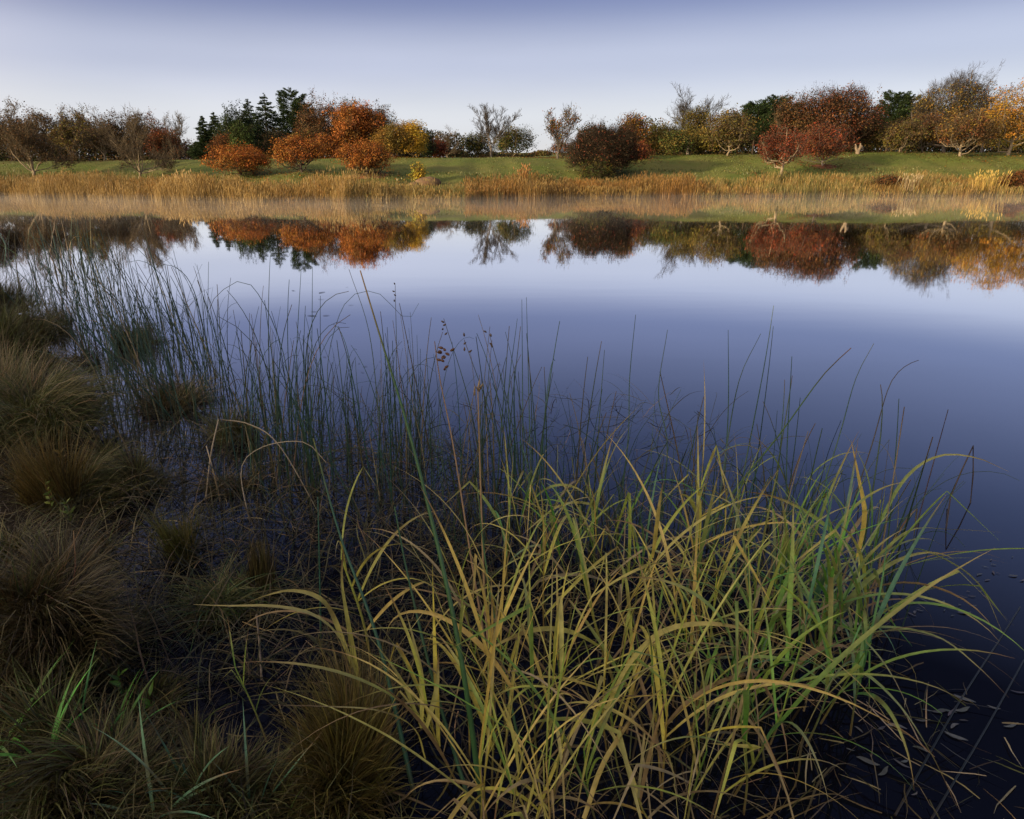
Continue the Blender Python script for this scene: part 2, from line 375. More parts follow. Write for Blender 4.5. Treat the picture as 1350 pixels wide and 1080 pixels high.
def make_bare(name, label, x, y, H, W, bark, palette, leaves, lsize=.11, clear=.15, dens=1.0, spreadk=.5, low=None):
    """open vase-shaped tree: every fork rises and thins"""
    z = z_at(x, y) - .05; root = empty(name, (x, y, z)); tag(root, label, 'tree')
    S = 6; bark = np.array(bark); A = Acc(); k = max(1, y / 62)
    th = clear * H; r0 = H * .019
    tp = np.linspace([0, 0, -.1], [rng.normal(0, .02) * H, 0, th], S)[None].copy(); tp[0, 1:, :2] += rng.normal(0, .006 * H, (S - 1, 2))
    A.add(*tubes(tp, (r0 * np.array([1.6, 1.15, 1, .95, .9, .85]))[None], 8, np.broadcast_to(bark, (1, S, 3))))
    n = 7; az = (np.arange(n) / n + rng.uniform(-.08, .08, n)) * 2 * np.pi; tilt = rng.uniform(.15, 1.0, n) * spreadk * 1.7
    start = np.repeat(tp[:, -1], n, 0) - np.array([0, 0, 1]) * rng.uniform(0, .35, (n, 1)) * th
    d = np.stack([np.sin(tilt) * np.cos(az), np.sin(tilt) * np.sin(az), np.cos(tilt)], 1); L = (H - th) * .52 * rng.uniform(.75, 1.1, n); r = r0 * .5 * rng.uniform(.6, 1, n)
    tips = []; P = None
    for lv in range(5):
        t = np.linspace(0, 1, S)[None, :, None]; curl = rng.normal(0, .22, (len(d), 3)); curl[:, 2] = np.abs(curl[:, 2]) * (.9 if lv < 2 else .5)
        P = start[:, None] + d[:, None] * L[:, None, None] * t + curl[:, None] * L[:, None, None] * t ** 2 + rng.normal(0, .02, (len(d), S, 3)) * L[:, None, None] * (t > 0)
        # stay inside the crown
        q = np.hypot(P[..., 0], P[..., 1]) / (W / 2 * (1.02 if lv < 4 else 1.06)); P[..., :2] /= np.maximum(q, 1)[..., None]
        R = np.maximum(r[:, None] * np.linspace(1, .42, S)[None], [.012, .010, .0075, .0058, .005][lv] * k)
        A.add(*tubes(P, R, [7, 5, 4, 3, 3][lv], np.broadcast_to(bark * [1, .8, .5, .38, .34][lv], (len(d), S, 3)) * (1 + rng.normal(0, .12, (len(d), 1, 1)))))
        if lv >= 2: tips.append(P)
        if lv == 4: break
        c = [5, 6, 5, 4][lv]; c = max(3, int(round(c * dens))) if lv > 1 else c
        par = np.repeat(np.arange(len(d)), c); ti = np.tile(np.linspace(.25, 1, c), len(d)) + rng.normal(0, .06, len(par)); ti = np.clip(ti, .15, 1) * (S - 1)
        i0 = np.minimum(ti.astype(int), S - 2); f = (ti - i0)[:, None]; start = P[par, i0] * (1 - f) + P[par, i0 + 1] * f
        tg = nrm(P[par, i0 + 1] - P[par, i0]); side = nrm(np.cross(tg, rng.normal(size=tg.shape))); ang = rng.uniform(.3, .85, (len(par), 1))
        d = nrm(tg * np.cos(ang) + side * np.sin(ang) + np.array([0, 0, .22])); L = L[par] * rng.uniform(.38, .62, len(par)); r = np.interp(ti / (S - 1), [0, 1], [1, .42]) * r[par] * .55
    top = max(p[..., 2].max() for p in tips); fz = H / top
    for i in range(len(A.V)): A.V[i] = A.V[i] * np.array([1, 1, fz])
    A.build('trunk', M_BARK, root)
    if leaves:
        Q = np.concatenate([p[:, 2:].reshape(-1, 3) for p in tips[1:]]) * np.array([1, 1, fz])
        if low: Q = Q[Q[:, 2] < H * low]
        cl = rng.integers(0, len(Q), max(leaves // 14, 8)); c = Q[cl[rng.integers(0, len(cl), leaves)]] + rng.normal(0, .16 * k, (leaves, 3))
        no = nrm(rng.normal(size=(leaves, 3))); t1 = nrm(np.cross(no, rng.normal(size=(leaves, 3)))); t2 = np.cross(no, t1); s_ = lsize * rng.uniform(.5, 1.2, (leaves, 1))
        V = np.stack([c - t1 * s_ * .6, c - t2 * s_ * .38, c + t1 * s_ * .6, c + t2 * s_ * .38], 1)
        build('crown', V, np.arange(leaves * 4).reshape(-1, 4), np.repeat(pick(palette, leaves, .2)[:, None], 4, 1).reshape(-1, 3), M_LEAF, root, smooth=False)
    return root

# palettes (linear)
ORANGE = [(.32, .105, .022), (.39, .15, .03), (.24, .075, .018), (.35, .17, .035)]
RUST = [(.24, .085, .03), (.30, .11, .03), (.18, .07, .03), (.20, .10, .035)]
GOLD = [(.42, .25, .035), (.36, .20, .03), (.40, .17, .03)]
YEL = [(.62, .40, .04), (.55, .36, .05), (.48, .33, .05)]
OLIVE = [(.17, .14, .035), (.13, .12, .03), (.22, .15, .035), (.10, .10, .03)]
OGOLD = [(.27, .17, .035), (.22, .15, .03), (.30, .15, .03), (.16, .12, .03)]
DGREEN = [(.026, .046, .018), (.04, .06, .022), (.018, .034, .016)]
GREEN = [(.05, .085, .02), (.075, .11, .024), (.04, .07, .02)]
BROWN = [(.13, .08, .04), (.10, .07, .035), (.16, .09, .04), (.08, .065, .03)]
DRED = [(.20, .045, .022), (.26, .06, .025), (.15, .045, .022), (.17, .06, .03)]
PALEB = (.26, .21, .15); DARKB = (.07, .055, .045); GREYB = (.15, .13, .12)
TREES = [
 # px, left, right, top, D, palette, kwargs, name, label
 (40, -14, 88, 124, 49.5, BROWN, dict(bark=PALEB, clear=.12, leaves=5600, lsize=.10, dens=1.2, spreadk=.8), 'bare_tree', 'brown leaf-thin tree with forked pale trunk at the far left edge'),
 (93, 52, 132, 134, 57, OLIVE[:2] + BROWN, dict(bark=GREYB, leaves=5200, dens=1.1, clear=.15), 'bare_tree', 'dull olive half-bare tree right of the leftmost pale trunk'),
 (137, 108, 172, 148, 63, BROWN, dict(bark=PALEB, leaves=3200, dens=1.1, clear=.18), 'bare_tree', 'thin brown tree between the olive tree and the spreading bare tree'),
 (178, 136, 236, 131, 48.5, BROWN, dict(bark=PALEB, clear=.10, leaves=900, lsize=.09, dens=1.35, spreadk=.85), 'bare_tree', 'spreading bare tree with stout sunlit trunk on the left lawn'),
 (217, 190, 244, 168, 64, RUST + DRED, dict(leaves=3600, clear=.1, twigs=1.0), 'broadleaf_tree', 'low reddish brown tree right of the spreading bare tree'),
 (228, 208, 250, 144, 76, BROWN, dict(bark=PALEB, leaves=150, twigs=1.6, clear=.2), 'bare_tree', 'slim pale bare tree rising behind the reddish tree'),
 (247, 234, 262, 184, 82, [(.36, .2, .12), (.3, .15, .09)], dict(bark=GREYB, leaves=900, lsize=.14, clear=.1), 'small_tree', 'small pale pink-brown tree just left of the conifers'),
 (14, -22, 56, 150, 72, BROWN, dict(leaves=5500, clear=.04, lsize=.15, bark=DARKB), 'broadleaf_tree', 'dark brown tree in the back row at the left edge'),
 (62, 26, 108, 144, 74, BROWN, dict(leaves=5500, clear=.04, lsize=.15, bark=DARKB), 'broadleaf_tree', 'dark back-row tree behind the olive half-bare tree'),
 (118, 80, 162, 150, 75, BROWN, dict(leaves=5500, clear=.04, lsize=.15, bark=DARKB), 'broadleaf_tree', 'dark low back-row tree behind the thin brown tree'),
 (160, 123, 198, 144, 77, BROWN, dict(leaves=5500, clear=.04, lsize=.15, bark=DARKB), 'broadleaf_tree', 'dark back-row tree behind the spreading bare tree'),
 (200, 166, 238, 150, 80, BROWN + RUST, dict(leaves=4500, clear=.04, lsize=.15, bark=DARKB), 'broadleaf_tree', 'dark russet back-row tree behind the reddish tree'),
 (-30, -70, 5, 130, 58, BROWN, dict(leaves=4000, twigs=1.3), 'broadleaf_tree', 'brown tree cut off by the left edge of the view'),
 (318, 290, 348, 139, 72, DGREEN, dict(leaves=14000, clear=.02, lsize=.15, bark=DARKB), 'evergreen_tree', 'rounded dark evergreen between the twin conifers and the tall spires'),
 (322, 306, 340, 160, 66, GREEN, dict(leaves=4200, clear=.03, bark=DARKB), 'evergreen_tree', 'small brighter green tree among the dark evergreens'),
 (296, 276, 312, 172, 67, RUST, dict(leaves=2500, clear=.05), 'small_tree', 'small rust tree in front of the twin conifers'),
 (424, 392, 458, 125, 75, RUST[:1] + BROWN + [(.2, .1, .04)], dict(leaves=7500, clear=.08, lsize=.14), 'broadleaf_tree', 'tall russet-brown tree beside the broad dark pine'),
 (458, 434, 486, 130, 80, BROWN + DGREEN, dict(leaves=7000, clear=.08, lsize=.14, bark=DARKB), 'broadleaf_tree', 'dark tree showing behind the tall orange tree on its left'),
 (498, 478, 519, 137, 80, DGREEN + BROWN, dict(leaves=7000, clear=.08, lsize=.14, bark=DARKB), 'broadleaf_tree', 'dark tree showing behind the tall orange tree on its right'),
 (405, 380, 430, 168, 66, OLIVE + RUST, dict(leaves=4200, clear=.05), 'broadleaf_tree', 'olive brown tree behind the middle orange dome'),
 (366, 340, 390, 168, 68, BROWN + DGREEN, dict(leaves=4500, clear=.03, bark=DARKB), 'broadleaf_tree', 'dark brown-green tree below the tall spires'),
 (474, 436, 514, 134, 61, ORANGE[:3] + [(.36, .13, .04), (.27, .14, .04)], dict(leaves=15000, clear=.08, lsize=.13, sigma=.2), 'autumn_tree', 'tall bright orange tree behind the orange domes'),
 (436, 408, 458, 178, 60, RUST + ORANGE, dict(leaves=4800, clear=.05), 'autumn_tree', 'rust orange tree between the middle dome and the tall orange tree'),
 (316, 270, 363, 189, 47.2, ORANGE, dict(leaves=10500, clear=.05, lsize=.085, sigma=.12, twigs=.8, limbs=12, tr=.03), 'dome_tree', 'leftmost low orange dome-shaped tree above golden reeds'),
 (396, 352, 438, 179, 46.4, ORANGE, dict(leaves=8500, clear=.22, lsize=.085, sigma=.12, twigs=.8, limbs=12, tr=.03, bark=DARKB), 'dome_tree', 'middle low orange tree with short dark trunk and shaded side'),
 (482, 440, 528, 183, 45.8, ORANGE, dict(leaves=11000, clear=.09, lsize=.085, sigma=.12, twigs=.8, limbs=12, tr=.03), 'dome_tree', 'rightmost orange dome-shaped tree beside the olive gold tree'),
 (520, 490, 546, 160, 57, OGOLD, dict(leaves=8500, clear=.06, sigma=.16, lsize=.1, twigs=.8), 'autumn_tree', 'rounded olive gold tree beside the bright yellow tree'),
 (545, 520, 564, 156, 61, YEL, dict(leaves=10000, clear=.05, sigma=.16, lsize=.11, twigs=.8), 'autumn_tree', 'bright yellow tree at the right end of the orange group'),
 (562, 552, 576, 172, 71, DGREEN, dict(leaves=3500, clear=.02, bark=DARKB), 'evergreen_tree', 'dark narrow evergreen just right of the yellow tree'),
 (576, 562, 592, 183, 73, DRED, dict(leaves=2800, clear=.05, bark=DARKB), 'small_tree', 'small maroon tree right of the yellow tree'),
 (590, 573, 608, 162, 77, [(.3, .22, .12)], dict(bark=PALEB, leaves=500, twigs=1.4), 'bare_tree', 'small pale bare tree beside the maroon tree'),
 (648, 618, 688, 132, 61, BROWN, dict(bark=GREYB, leaves=0, clear=.22, spreadk=.5, dens=1.3), 'bare_tree', 'upright bare tree with pale trunk at the middle of the skyline'),
 (630, 612, 652, 174, 68, OLIVE + DGREEN, dict(leaves=4500, clear=.06), 'broadleaf_tree', 'low olive tree left of the central bare tree'),
 (676, 648, 703, 166, 65, OLIVE + GREEN, dict(leaves=5200, clear=.1, bark=PALEB), 'broadleaf_tree', 'low olive green tree right of the central bare tree'),
 (735, 706, 768, 133, 59, OLIVE + RUST, dict(bark=GREYB, leaves=1300, clear=.16, lsize=.12, dens=.9), 'bare_tree', 'open tree with sparse leaf tufts left of the dark red thicket'),
 (742, 722, 762, 185, 62, RUST, dict(leaves=700, twigs=1.2, clear=.1), 'small_tree', 'small thin rusty tree below the open tufted tree'),
 (795, 748, 848, 162, 49.3, DRED[:1] + BROWN + [(.22, .07, .04)], dict(bush=True, leaves=6500, twigs=1.8, clear=0.0, lsize=.09, limbs=16, flat=.9, upright=.1), 'thicket', 'broad dark red-brown twiggy thicket on the middle of the lawn'),
 (832, 812, 853, 149, 60, RUST + OGOLD, dict(leaves=5500, clear=.05), 'autumn_tree', 'orange brown tree behind the red-brown thicket'),
 (836, 815, 856, 185, 56, DRED + RUST, dict(leaves=3500, clear=.03), 'small_tree', 'low red tree at the right side of the thicket'),
 (868, 842, 900, 160, 63, OLIVE, dict(leaves=6500, clear=.05), 'broadleaf_tree', 'olive green tree left of the tall bare crown'),
 (906, 862, 952, 110, 73, BROWN, dict(bark=GREYB, leaves=0, clear=.30, dens=1.3, spreadk=.85), 'bare_tree', 'tall bare grey crown rising above the olive trees'),
 (913, 888, 938, 138, 67, OLIVE, dict(leaves=6500, clear=.05), 'broadleaf_tree', 'olive tree directly below the tall bare crown'),
 (932, 908, 955, 165, 60, OLIVE + [(.26, .22, .04)], dict(leaves=5500, clear=.06), 'broadleaf_tree', 'yellowish olive tree right of the tall bare crown'),
 (890, 868, 912, 172, 59, OLIVE + GREEN, dict(leaves=5000, clear=.05), 'broadleaf_tree', 'low green-olive tree in front of the bare crown'),
 (960, 933, 990, 141, 57.5, OLIVE + BROWN, dict(leaves=7000, clear=.16, bark=PALEB), 'broadleaf_tree', 'brown olive tree with forked pale trunk on the lawn edge'),
 (1042, 1015, 1082, 128, 61, RUST[2:] + BROWN, dict(leaves=8500, clear=.08), 'autumn_tree', 'red-brown tree left of the largest dark red tree'),
 (1096, 1050, 1146, 117, 60, RUST[2:] + DRED[2:] + BROWN[:1], dict(leaves=12000, clear=.1, lsize=.13, twigs=1.3), 'autumn_tree', 'largest dark red-brown tree on the right skyline'),
 (1031, 1002, 1062, 168, 47.5, DRED, dict(leaves=6500, clear=.3, lsize=.09, bark=PALEB, sigma=.15, tr=.03), 'red_tree', 'low dark red tree with pale trunk in a mulch circle'),
 (1086, 1056, 1122, 162, 52, DRED + RUST[2:], dict(leaves=6500, clear=.16, lsize=.1, bark=GREYB), 'red_tree', 'second low red tree standing behind the mulch circle'),
 (1140, 1116, 1166, 145, 62, OLIVE + BROWN, dict(leaves=6500, clear=.08), 'broadleaf_tree', 'brown green tree right of the largest dark red tree'),
 (1184, 1160, 1208, 158, 58.5, OLIVE + BROWN, dict(leaves=5500, clear=.14, bark=PALEB), 'broadleaf_tree', 'olive tree with short pale trunk on the right lawn'),
 (1242, 1192, 1290, 91, 69, OGOLD + OLIVE, dict(leaves=11000, clear=.08, lsize=.14, sparse_top=.28, twigs=1.8, bark=GREYB), 'broadleaf_tree', 'tallest tree on the right with olive gold leaves and bare top'),
 (1214, 1184, 1244, 150, 60, RUST[2:] + BROWN, dict(leaves=7000, clear=.1, bark=GREYB), 'autumn_tree', 'dark brown tree left of the pale stout trunk on the right'),
 (1266, 1234, 1300, 146, 56.5, RUST[2:] + BROWN + OGOLD[:1], dict(leaves=7500, clear=.16, bark=PALEB, tr=.028), 'autumn_tree', 'russet tree with stout pale trunk below the tallest tree'),
 (1292, 1268, 1318, 112, 77, BROWN + RUST, dict(leaves=2800, twigs=1.6, bark=GREYB), 'bare_tree', 'thin brown-grey tree between the tallest tree and the golden tree'),
 (1328, 1284, 1368, 104, 58, GOLD + OGOLD[:1], dict(leaves=12500, clear=.14, lsize=.12, bark=PALEB), 'autumn_tree', 'large golden orange tree at the right edge'),
 (1400, 1360, 1440, 110, 62, GOLD, dict(leaves=9000, clear=.1), 'autumn_tree', 'golden tree cut off by the right edge of the view'),
 (1340, 1312, 1372, 160, 66, OLIVE, dict(leaves=5000, clear=.03, lsize=.14), 'broadleaf_tree', 'olive tree behind the large golden tree'),
]
BACK = [(250, 300, 188), (292, 330, 176), (344, 392, 166), (392, 440, 160), (440, 500, 165), (500, 545, 170), (850, 900, 172), (895, 945, 170), (940, 985, 168), (985, 1030, 158), (1028, 1075, 150), (1075, 1125, 152), (1120, 1170, 160), (1165, 1215, 158), (1210, 1262, 150), (1260, 1310, 155), (1308, 1360, 150)]
def sizes(l, r, top, D, base_z):
    a = at_d(l, 200, D); b = at_d(r, 200, D); t = at_d((l + r) / 2, top, D)
    return (a[0] + b[0]) / 2, b[0] - a[0], t[2] - base_z
for px, l, r, top, D, pal, kw, nm, lab in TREES:
    x = at_d(px, 205, D)[0]; zb = z_at(x, D); cx_, W, H = sizes(l, r, top, D, zb)
    if nm == 'bare_tree':
        make_bare(nm, lab, x, D, H, W * 1.42, kw.get('bark', GREYB), pal, kw.get('leaves', 0), kw.get('lsize', .11), kw.get('clear', .15), kw.get('dens', 1.0), kw.get('spreadk', .5)); continue
    make_tree(nm, lab, 'thicket' if nm == 'thicket' else 'tree', x, D, H * (1.1 if px > 1000 and nm != 'red_tree' else 1.05), W * (1.2 if px > 840 and nm != 'red_tree' else .98 if nm == 'dome_tree' else 1.12), pal, **kw)
where = ['left of the twin conifers', 'behind the twin conifers', 'behind the tall spires', 'behind the russet-brown tree', 'behind the tall orange tree', 'behind the olive gold tree', 'behind the left olive tree', 'behind the tall bare crown', 'behind the yellowish olive tree', 'behind the dark pines', 'behind the red-brown tree', 'behind the largest dark red tree', 'behind the brown green tree', 'behind the far right pine', 'behind the tallest tree', 'behind the russet tree', 'behind the golden tree']
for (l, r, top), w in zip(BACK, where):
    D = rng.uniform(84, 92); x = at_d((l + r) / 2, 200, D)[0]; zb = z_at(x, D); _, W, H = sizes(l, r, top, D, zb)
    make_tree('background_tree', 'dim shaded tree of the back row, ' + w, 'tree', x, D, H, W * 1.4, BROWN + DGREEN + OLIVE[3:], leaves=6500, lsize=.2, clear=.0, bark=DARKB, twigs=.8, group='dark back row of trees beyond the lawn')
for px, l, r, top, D, pine, lab in [
    (272, 260, 284, 151, 75, False, 'left one of the twin dark conifers'), (287, 274, 300, 146, 77, False, 'right one of the twin dark conifers'),
    (333, 316, 350, 128, 77, False, 'dark conifer spire just left of the tallest spire'), (355, 336, 376, 121, 75, False, 'tallest dark conifer spire left of the russet tree'),
    (390, 372, 408, 120, 79, True, 'broad dark pine between the spire and the russet tree'), (404, 390, 424, 138, 82, True, 'smaller dark pine behind the russet-brown tree'),
    (992, 972, 1016, 138, 68, True, 'dark green pine right of the brown olive tree'), (1018, 998, 1044, 131, 70, True, 'taller dark green pine beside the red-brown tree'),
    (1168, 1148, 1186, 124, 74, True, 'dark green pine left of a second one near the tallest tree'), (1188, 1172, 1204, 127, 76, True, 'dark pine touching the left flank of the tallest tree')]:
    x = at_d(px, 200, D)[0]; zb = z_at(x, D); _, W, H = sizes(l, r, top, D, zb)
    make_conifer('pine_tree' if pine else 'conifer_tree', lab, x, D, H, W * (1.4 if pine else 1.95), DGREEN if not pine else DGREEN + GREEN[2:], pine)
# far faint trees seen through the gap
for px, w_, top, lab in [(604, 30, 196, 'left of the central gap'), (716, 26, 198, 'under the open tufted tree'), (700, 22, 203, 'beside the low olive tree'), (770, 30, 196, 'behind the thicket'), (655, 60, 200, 'behind the central bare tree')]:
    D = 190.; x = at_d(px, 200, D)[0]; zb = z_at(x, D); _, W, H = sizes(px - w_ / 2, px + w_ / 2, top, D, zb)
    make_tree('distant_tree', 'tiny faint far-off tree ' + lab, 'tree', x, D, H, W, BROWN + OLIVE, leaves=1500, lsize=.4, clear=0, twigs=.5)
# yellow bush and other shrubs on the bank
def shrub(px, py_base, top, l, r, D, pal, name, label, n=2500, ls=.07, **kw):
    x = at_d(px, 230, D)[0]; zb = z_at(x, D); _, W, H = sizes(l, r, top, D, zb)
    make_tree(name, label, 'shrub', x, D, max(H, .5), W, pal, bush=True, leaves=n, lsize=ls, clear=0., limbs=10, sigma=.08, twigs=.8, **kw)
shrub(551, 238, 211, 538, 565, 44.3, YEL + [(.4, .4, .06)], 'yellow_shrub', 'small yellow-green shrub on the bank below the yellow tree', 1600)
shrub(786, 226, 205, 755, 815, 47.6, OLIVE + GREEN, 'green_shrub', 'green undergrowth shrub at the foot of the red-brown thicket', 2600)
shrub(1342, 240, 220, 1325, 1372, 46, RUST, 'rust_shrub', 'rust coloured shrub on the bank at the right edge', 2600)
shrub(1172, 240, 228, 1150, 1200, 46, BROWN + RUST, 'brown_shrub', 'low brown shrub behind the pale plume grass', 1800)

def undergrowth(l, r, D, h, n, label):
    a, b = at_d(l, 205, D)[0], at_d(r, 205, D)[0]; x = rng.uniform(a, b, n); y = D + rng.normal(0, .9, n)
    hh = h * (.75 + .9 * (vnoise(x, y * .2, .45, 61) + .3 * vnoise(x, y, 1.5, 62)))
    c = np.stack([x, y, height(x, y) + np.clip(hh, .4, 9) * rng.random(n) ** 1.5], 1)
    no = nrm(rng.normal(size=(n, 3)) + np.array([0, -.2, .5])); t1 = nrm(np.cross(no, rng.normal(size=(n, 3)))); t2 = np.cross(no, t1); s_ = .2 * rng.uniform(.5, 1.3, (n, 1))
    V = np.stack([c - t1 * s_ * .6, c - t2 * s_ * .38, c + t1 * s_ * .6, c + t2 * s_ * .38], 1)
    o = build('undergrowth', V, np.arange(n * 4).reshape(-1, 4), np.repeat(pick(BROWN + DGREEN + OLIVE[3:], n, .2)[:, None], 4, 1).reshape(-1, 3), M_LEAF, None, smooth=False); tag(o, label, 'undergrowth', None, 'stuff')
undergrowth(-40, 240, 84, 4.2, 36000, 'dark undergrowth under the brown trees at left')
undergrowth(262, 612, 86, 3.2, 30000, 'dark undergrowth behind the orange group')
undergrowth(612, 705, 92, 1.0, 4000, 'low dark undergrowth behind the central bare tree')
undergrowth(760, 1420, 82, 4.2, 52000, 'dark undergrowth under the long tree row at right')
def litter():
    n = 15000; pts = []
    for px, l, r, top, D, pal, kw, nm, lab in TREES:
        if D > 70: continue
        x = at_d(px, 205, D)[0]; w_ = (at_d(r, 205, D)[0] - at_d(l, 205, D)[0]) * .6; m = 320
        pts.append((x + rng.normal(0, w_, m), D + rng.normal(-.6, 1.6, m), pick(pal, m, .2)))
    X_ = np.concatenate([p[0] for p in pts]); Y_ = np.concatenate([p[1] for p in pts]); K = np.concatenate([p[2] for p in pts]) * 1.1; k = Y_ > shore(X_) + 5; X_, Y_, K = X_[k], Y_[k], K[k]; n = len(X_)
    c = np.stack([X_, Y_, height(X_, Y_) + .06], 1); a = rng.uniform(0, 6.28, n); t1 = np.stack([np.cos(a), np.sin(a), rng.normal(0, .3, n)], 1); t2 = np.stack([-np.sin(a), np.cos(a), rng.normal(.2, .3, n)], 1); s_ = rng.uniform(.03, .07, (n, 1))
    V = np.stack([c - t1 * s_, c - t2 * s_ * .7, c + t1 * s_, c + t2 * s_ * .7], 1)
    tag(build('fallen_leaves', V, np.arange(n * 4).reshape(-1, 4), np.repeat(K[:, None], 4, 1).reshape(-1, 3), M_LEAF, None, smooth=False), 'fallen autumn leaves scattered on the lawn under the trees', 'leaves', None, 'stuff')
litter()
# mulch circles, stump, boulder
def disc(px, D, r, label):
    x = at_d(px, 220, D)[0]; n = 40; k = 5
    a = np.arange(n) / n * 2 * np.pi; rr = np.linspace(0.02, 1, k); wob = 1 + .08 * np.sin(a * 3) + .05 * np.sin(a * 7)
    Xp = x + (r * rr[:, None] * wob * np.cos(a)); Yp = D + (r * .8 * rr[:, None] * wob * np.sin(a)); Zp = height(Xp, Yp) + .05 - rr[:, None] ** 4 * .06
    i = np.arange(k - 1)[:, None] * n + np.arange(n); i2 = np.arange(k - 1)[:, None] * n + (np.arange(n) + 1) % n
    F = np.stack([i, i2, i2 + n, i + n], -1).reshape(-1, 4)
    o = build('mulch_circle', np.stack([Xp, Yp, Zp], -1), F, pick([(.20, .10, .06)], k * n, .2), M_BARK); tag(o, label, 'mulch', None, 'structure')
disc(1031, 47.5, 1.05, 'brown mulch circle under the low red tree'); disc(1086, 52, 1.0, 'brown mulch circle under the second red tree'); disc(484, 45.9, 1.5, 'brown leaf litter under the right orange dome')
def rock(px, py, D, s, col, name, label, sq=(1, .8, .6)):
    x = at_d(px, py, D)[0]; z = z_at(x, D); m = 14
    th = np.linspace(0.02, np.pi - .02, m); ph = np.arange(20) / 20 * 2 * np.pi
    d = np.stack([np.sin(th)[:, None] * np.cos(ph), np.sin(th)[:, None] * np.sin(ph), np.cos(th)[:, None] + 0 * ph], -1)
    r = 1 + .25 * (vnoise(d[..., 0] * 2 + px, d[..., 1] * 2 + d[..., 2], 1.2, 8)) + .12 * vnoise(d[..., 0] * 5, d[..., 2] * 5 + px, 1, 9)
    V = d * r[..., None] * s * np.array(sq)
    i = np.arange(m - 1)[:, None] * 20 + np.arange(20); i2 = np.arange(m - 1)[:, None] * 20 + (np.arange(20) + 1) % 20
    o = build(name, V.reshape(-1, 3), np.stack([i, i2, i2 + 20, i + 20], -1).reshape(-1, 4), pick([col], m * 20, .1), M_BARK); o.location = (x, D, z + s * .15)
    tag(o, label, 'rock'); return o
rock(563, 238, 43.3, .62, (.16, .11, .07), 'boulder', 'brown boulder in the bank grass below the yellow shrub', (1.3, .8, .6))
rock(546, 240, 43.0, .35, (.16, .11, .07), 'boulder', 'smaller brown boulder left of the large one')
rock(618, 262, 38.7, .16, (.2, .15, .1), 'shore_stone', 'small stone at the waterline under the russet grass')
rock(628, 263, 38.6, .12, (.2, .15, .1), 'shore_stone', 'smallest stone at the waterline beside another stone')

# pale forked stump
def stump():
    D = 58.; x = at_d(1130, 205, D)[0]; z = z_at(x, D); A = Acc()
    pts = [[(0, 0, 0), (-.05, 0, .25), (-.2, 0, .45), (-.28, 0, .75)], [(0, 0, 0), (.03, 0, .3), (.16, 0, .5), (.1, 0, .8)], [(.1, 0, .45), (.2, 0, .55), (.3, .05, .5), (.33, .05, .35)]]
    for p in pts:
        A.add(*tubes(np.array([p], float), np.array([[.17, .13, .1, .05]]), 8, np.full((1, 4, 3), (.24, .19, .14))))
    o = A.build('tree_stump', M_BARK); o.location = (x, D, z); tag(o, 'pale forked stump standing in shade under the brown trees', 'stump')
stump()

# ------------------------------------------------------------------ far bank vegetation (uncountable)
def bank_grass(name, label, x0, x1, d0, d1, n, h, pal, tip=None, w=.0075, lean=.14, bend=.35, S=4, cl=.5):
    x = rng.uniform(x0, x1, n); d = d0 + (d1 - d0) * rng.random(n); y = shore(x) + d
    den = vnoise(x, d * 2, .9, 21) + vnoise(x, d, 3.1, 22) * .6
    k = rng.random(n) < .5 + cl * den * 1.6; x, y, den = x[k], y[k], den[k]; n = len(x)
    root = np.stack([x, y, height(x, y) - .03], 1)
    hh = h * rng.uniform(.6, 1.1, n) * (1 + .5 * den) * np.clip(.75 + .25 * np.sin(x * .7), .6, 1.1)
    P = curve_path(root, rng.uniform(0, 6.28, n), hh, np.abs(rng.normal(0, lean, n)), rng.uniform(0, bend, n), S)
    W = w * rng.uniform(.6, 1.4, n)[:, None] * taper(S, .3, .15)[None]
    pal = np.asarray(pal, float); seg = vnoise(x, y, .6, 23) + .5 + rng.normal(0, .18, n)
    c = pal[np.clip((seg * len(pal)).astype(int), 0, len(pal) - 1)] * (1 + rng.normal(0, .22, (n, 1)))
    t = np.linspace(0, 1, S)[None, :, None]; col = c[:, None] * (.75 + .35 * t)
    A = Acc(); A.add(*ribbons(P, W, np.clip(col, .003, .9)))
    if tip is not None:
        kk = rng.random(n) < tip; q = P[kk][:, -2:]; m = len(q); tt = nrm(q[:, 1] - q[:, 0])
        PP = q[:, 1][:, None] + tt[:, None] * np.linspace(-.06, .14, 4)[None, :, None] + np.array([.02, 0, -.02]) * np.linspace(0, 1, 4)[None, :, None] ** 2
        A.add(*tubes(PP, np.broadcast_to(np.array([.004, .015, .012, .003])[None], (m, 4)), 4, np.broadcast_to((c[kk] * 1.05)[:, None], (m, 4, 3))))
    o = A.build(name, M_BLADE); tag(o, label, 'reeds', None, 'stuff'); return o
STRAW = [(.34, .22, .065), (.42, .29, .11), (.27, .18, .055), (.31, .24, .08)]
RUSS = [(.25, .13, .035), (.31, .17, .045), (.18, .105, .035), (.28, .19, .06)]
OLG = [(.16, .17, .05), (.22, .19, .06), (.30, .22, .08), (.12, .13, .04)]
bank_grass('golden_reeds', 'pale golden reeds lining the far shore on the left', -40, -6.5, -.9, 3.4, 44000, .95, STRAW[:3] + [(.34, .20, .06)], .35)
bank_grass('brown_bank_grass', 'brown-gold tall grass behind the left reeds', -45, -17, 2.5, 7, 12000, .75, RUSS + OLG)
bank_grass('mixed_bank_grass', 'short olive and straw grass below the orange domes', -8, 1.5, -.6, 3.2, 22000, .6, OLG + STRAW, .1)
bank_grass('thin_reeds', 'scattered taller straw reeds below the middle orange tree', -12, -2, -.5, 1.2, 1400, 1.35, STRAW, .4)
bank_grass('russet_grass', 'russet-orange grass along the middle of the far shore', -.5, 14, -.7, 3.6, 34000, .78, RUSS, .25)
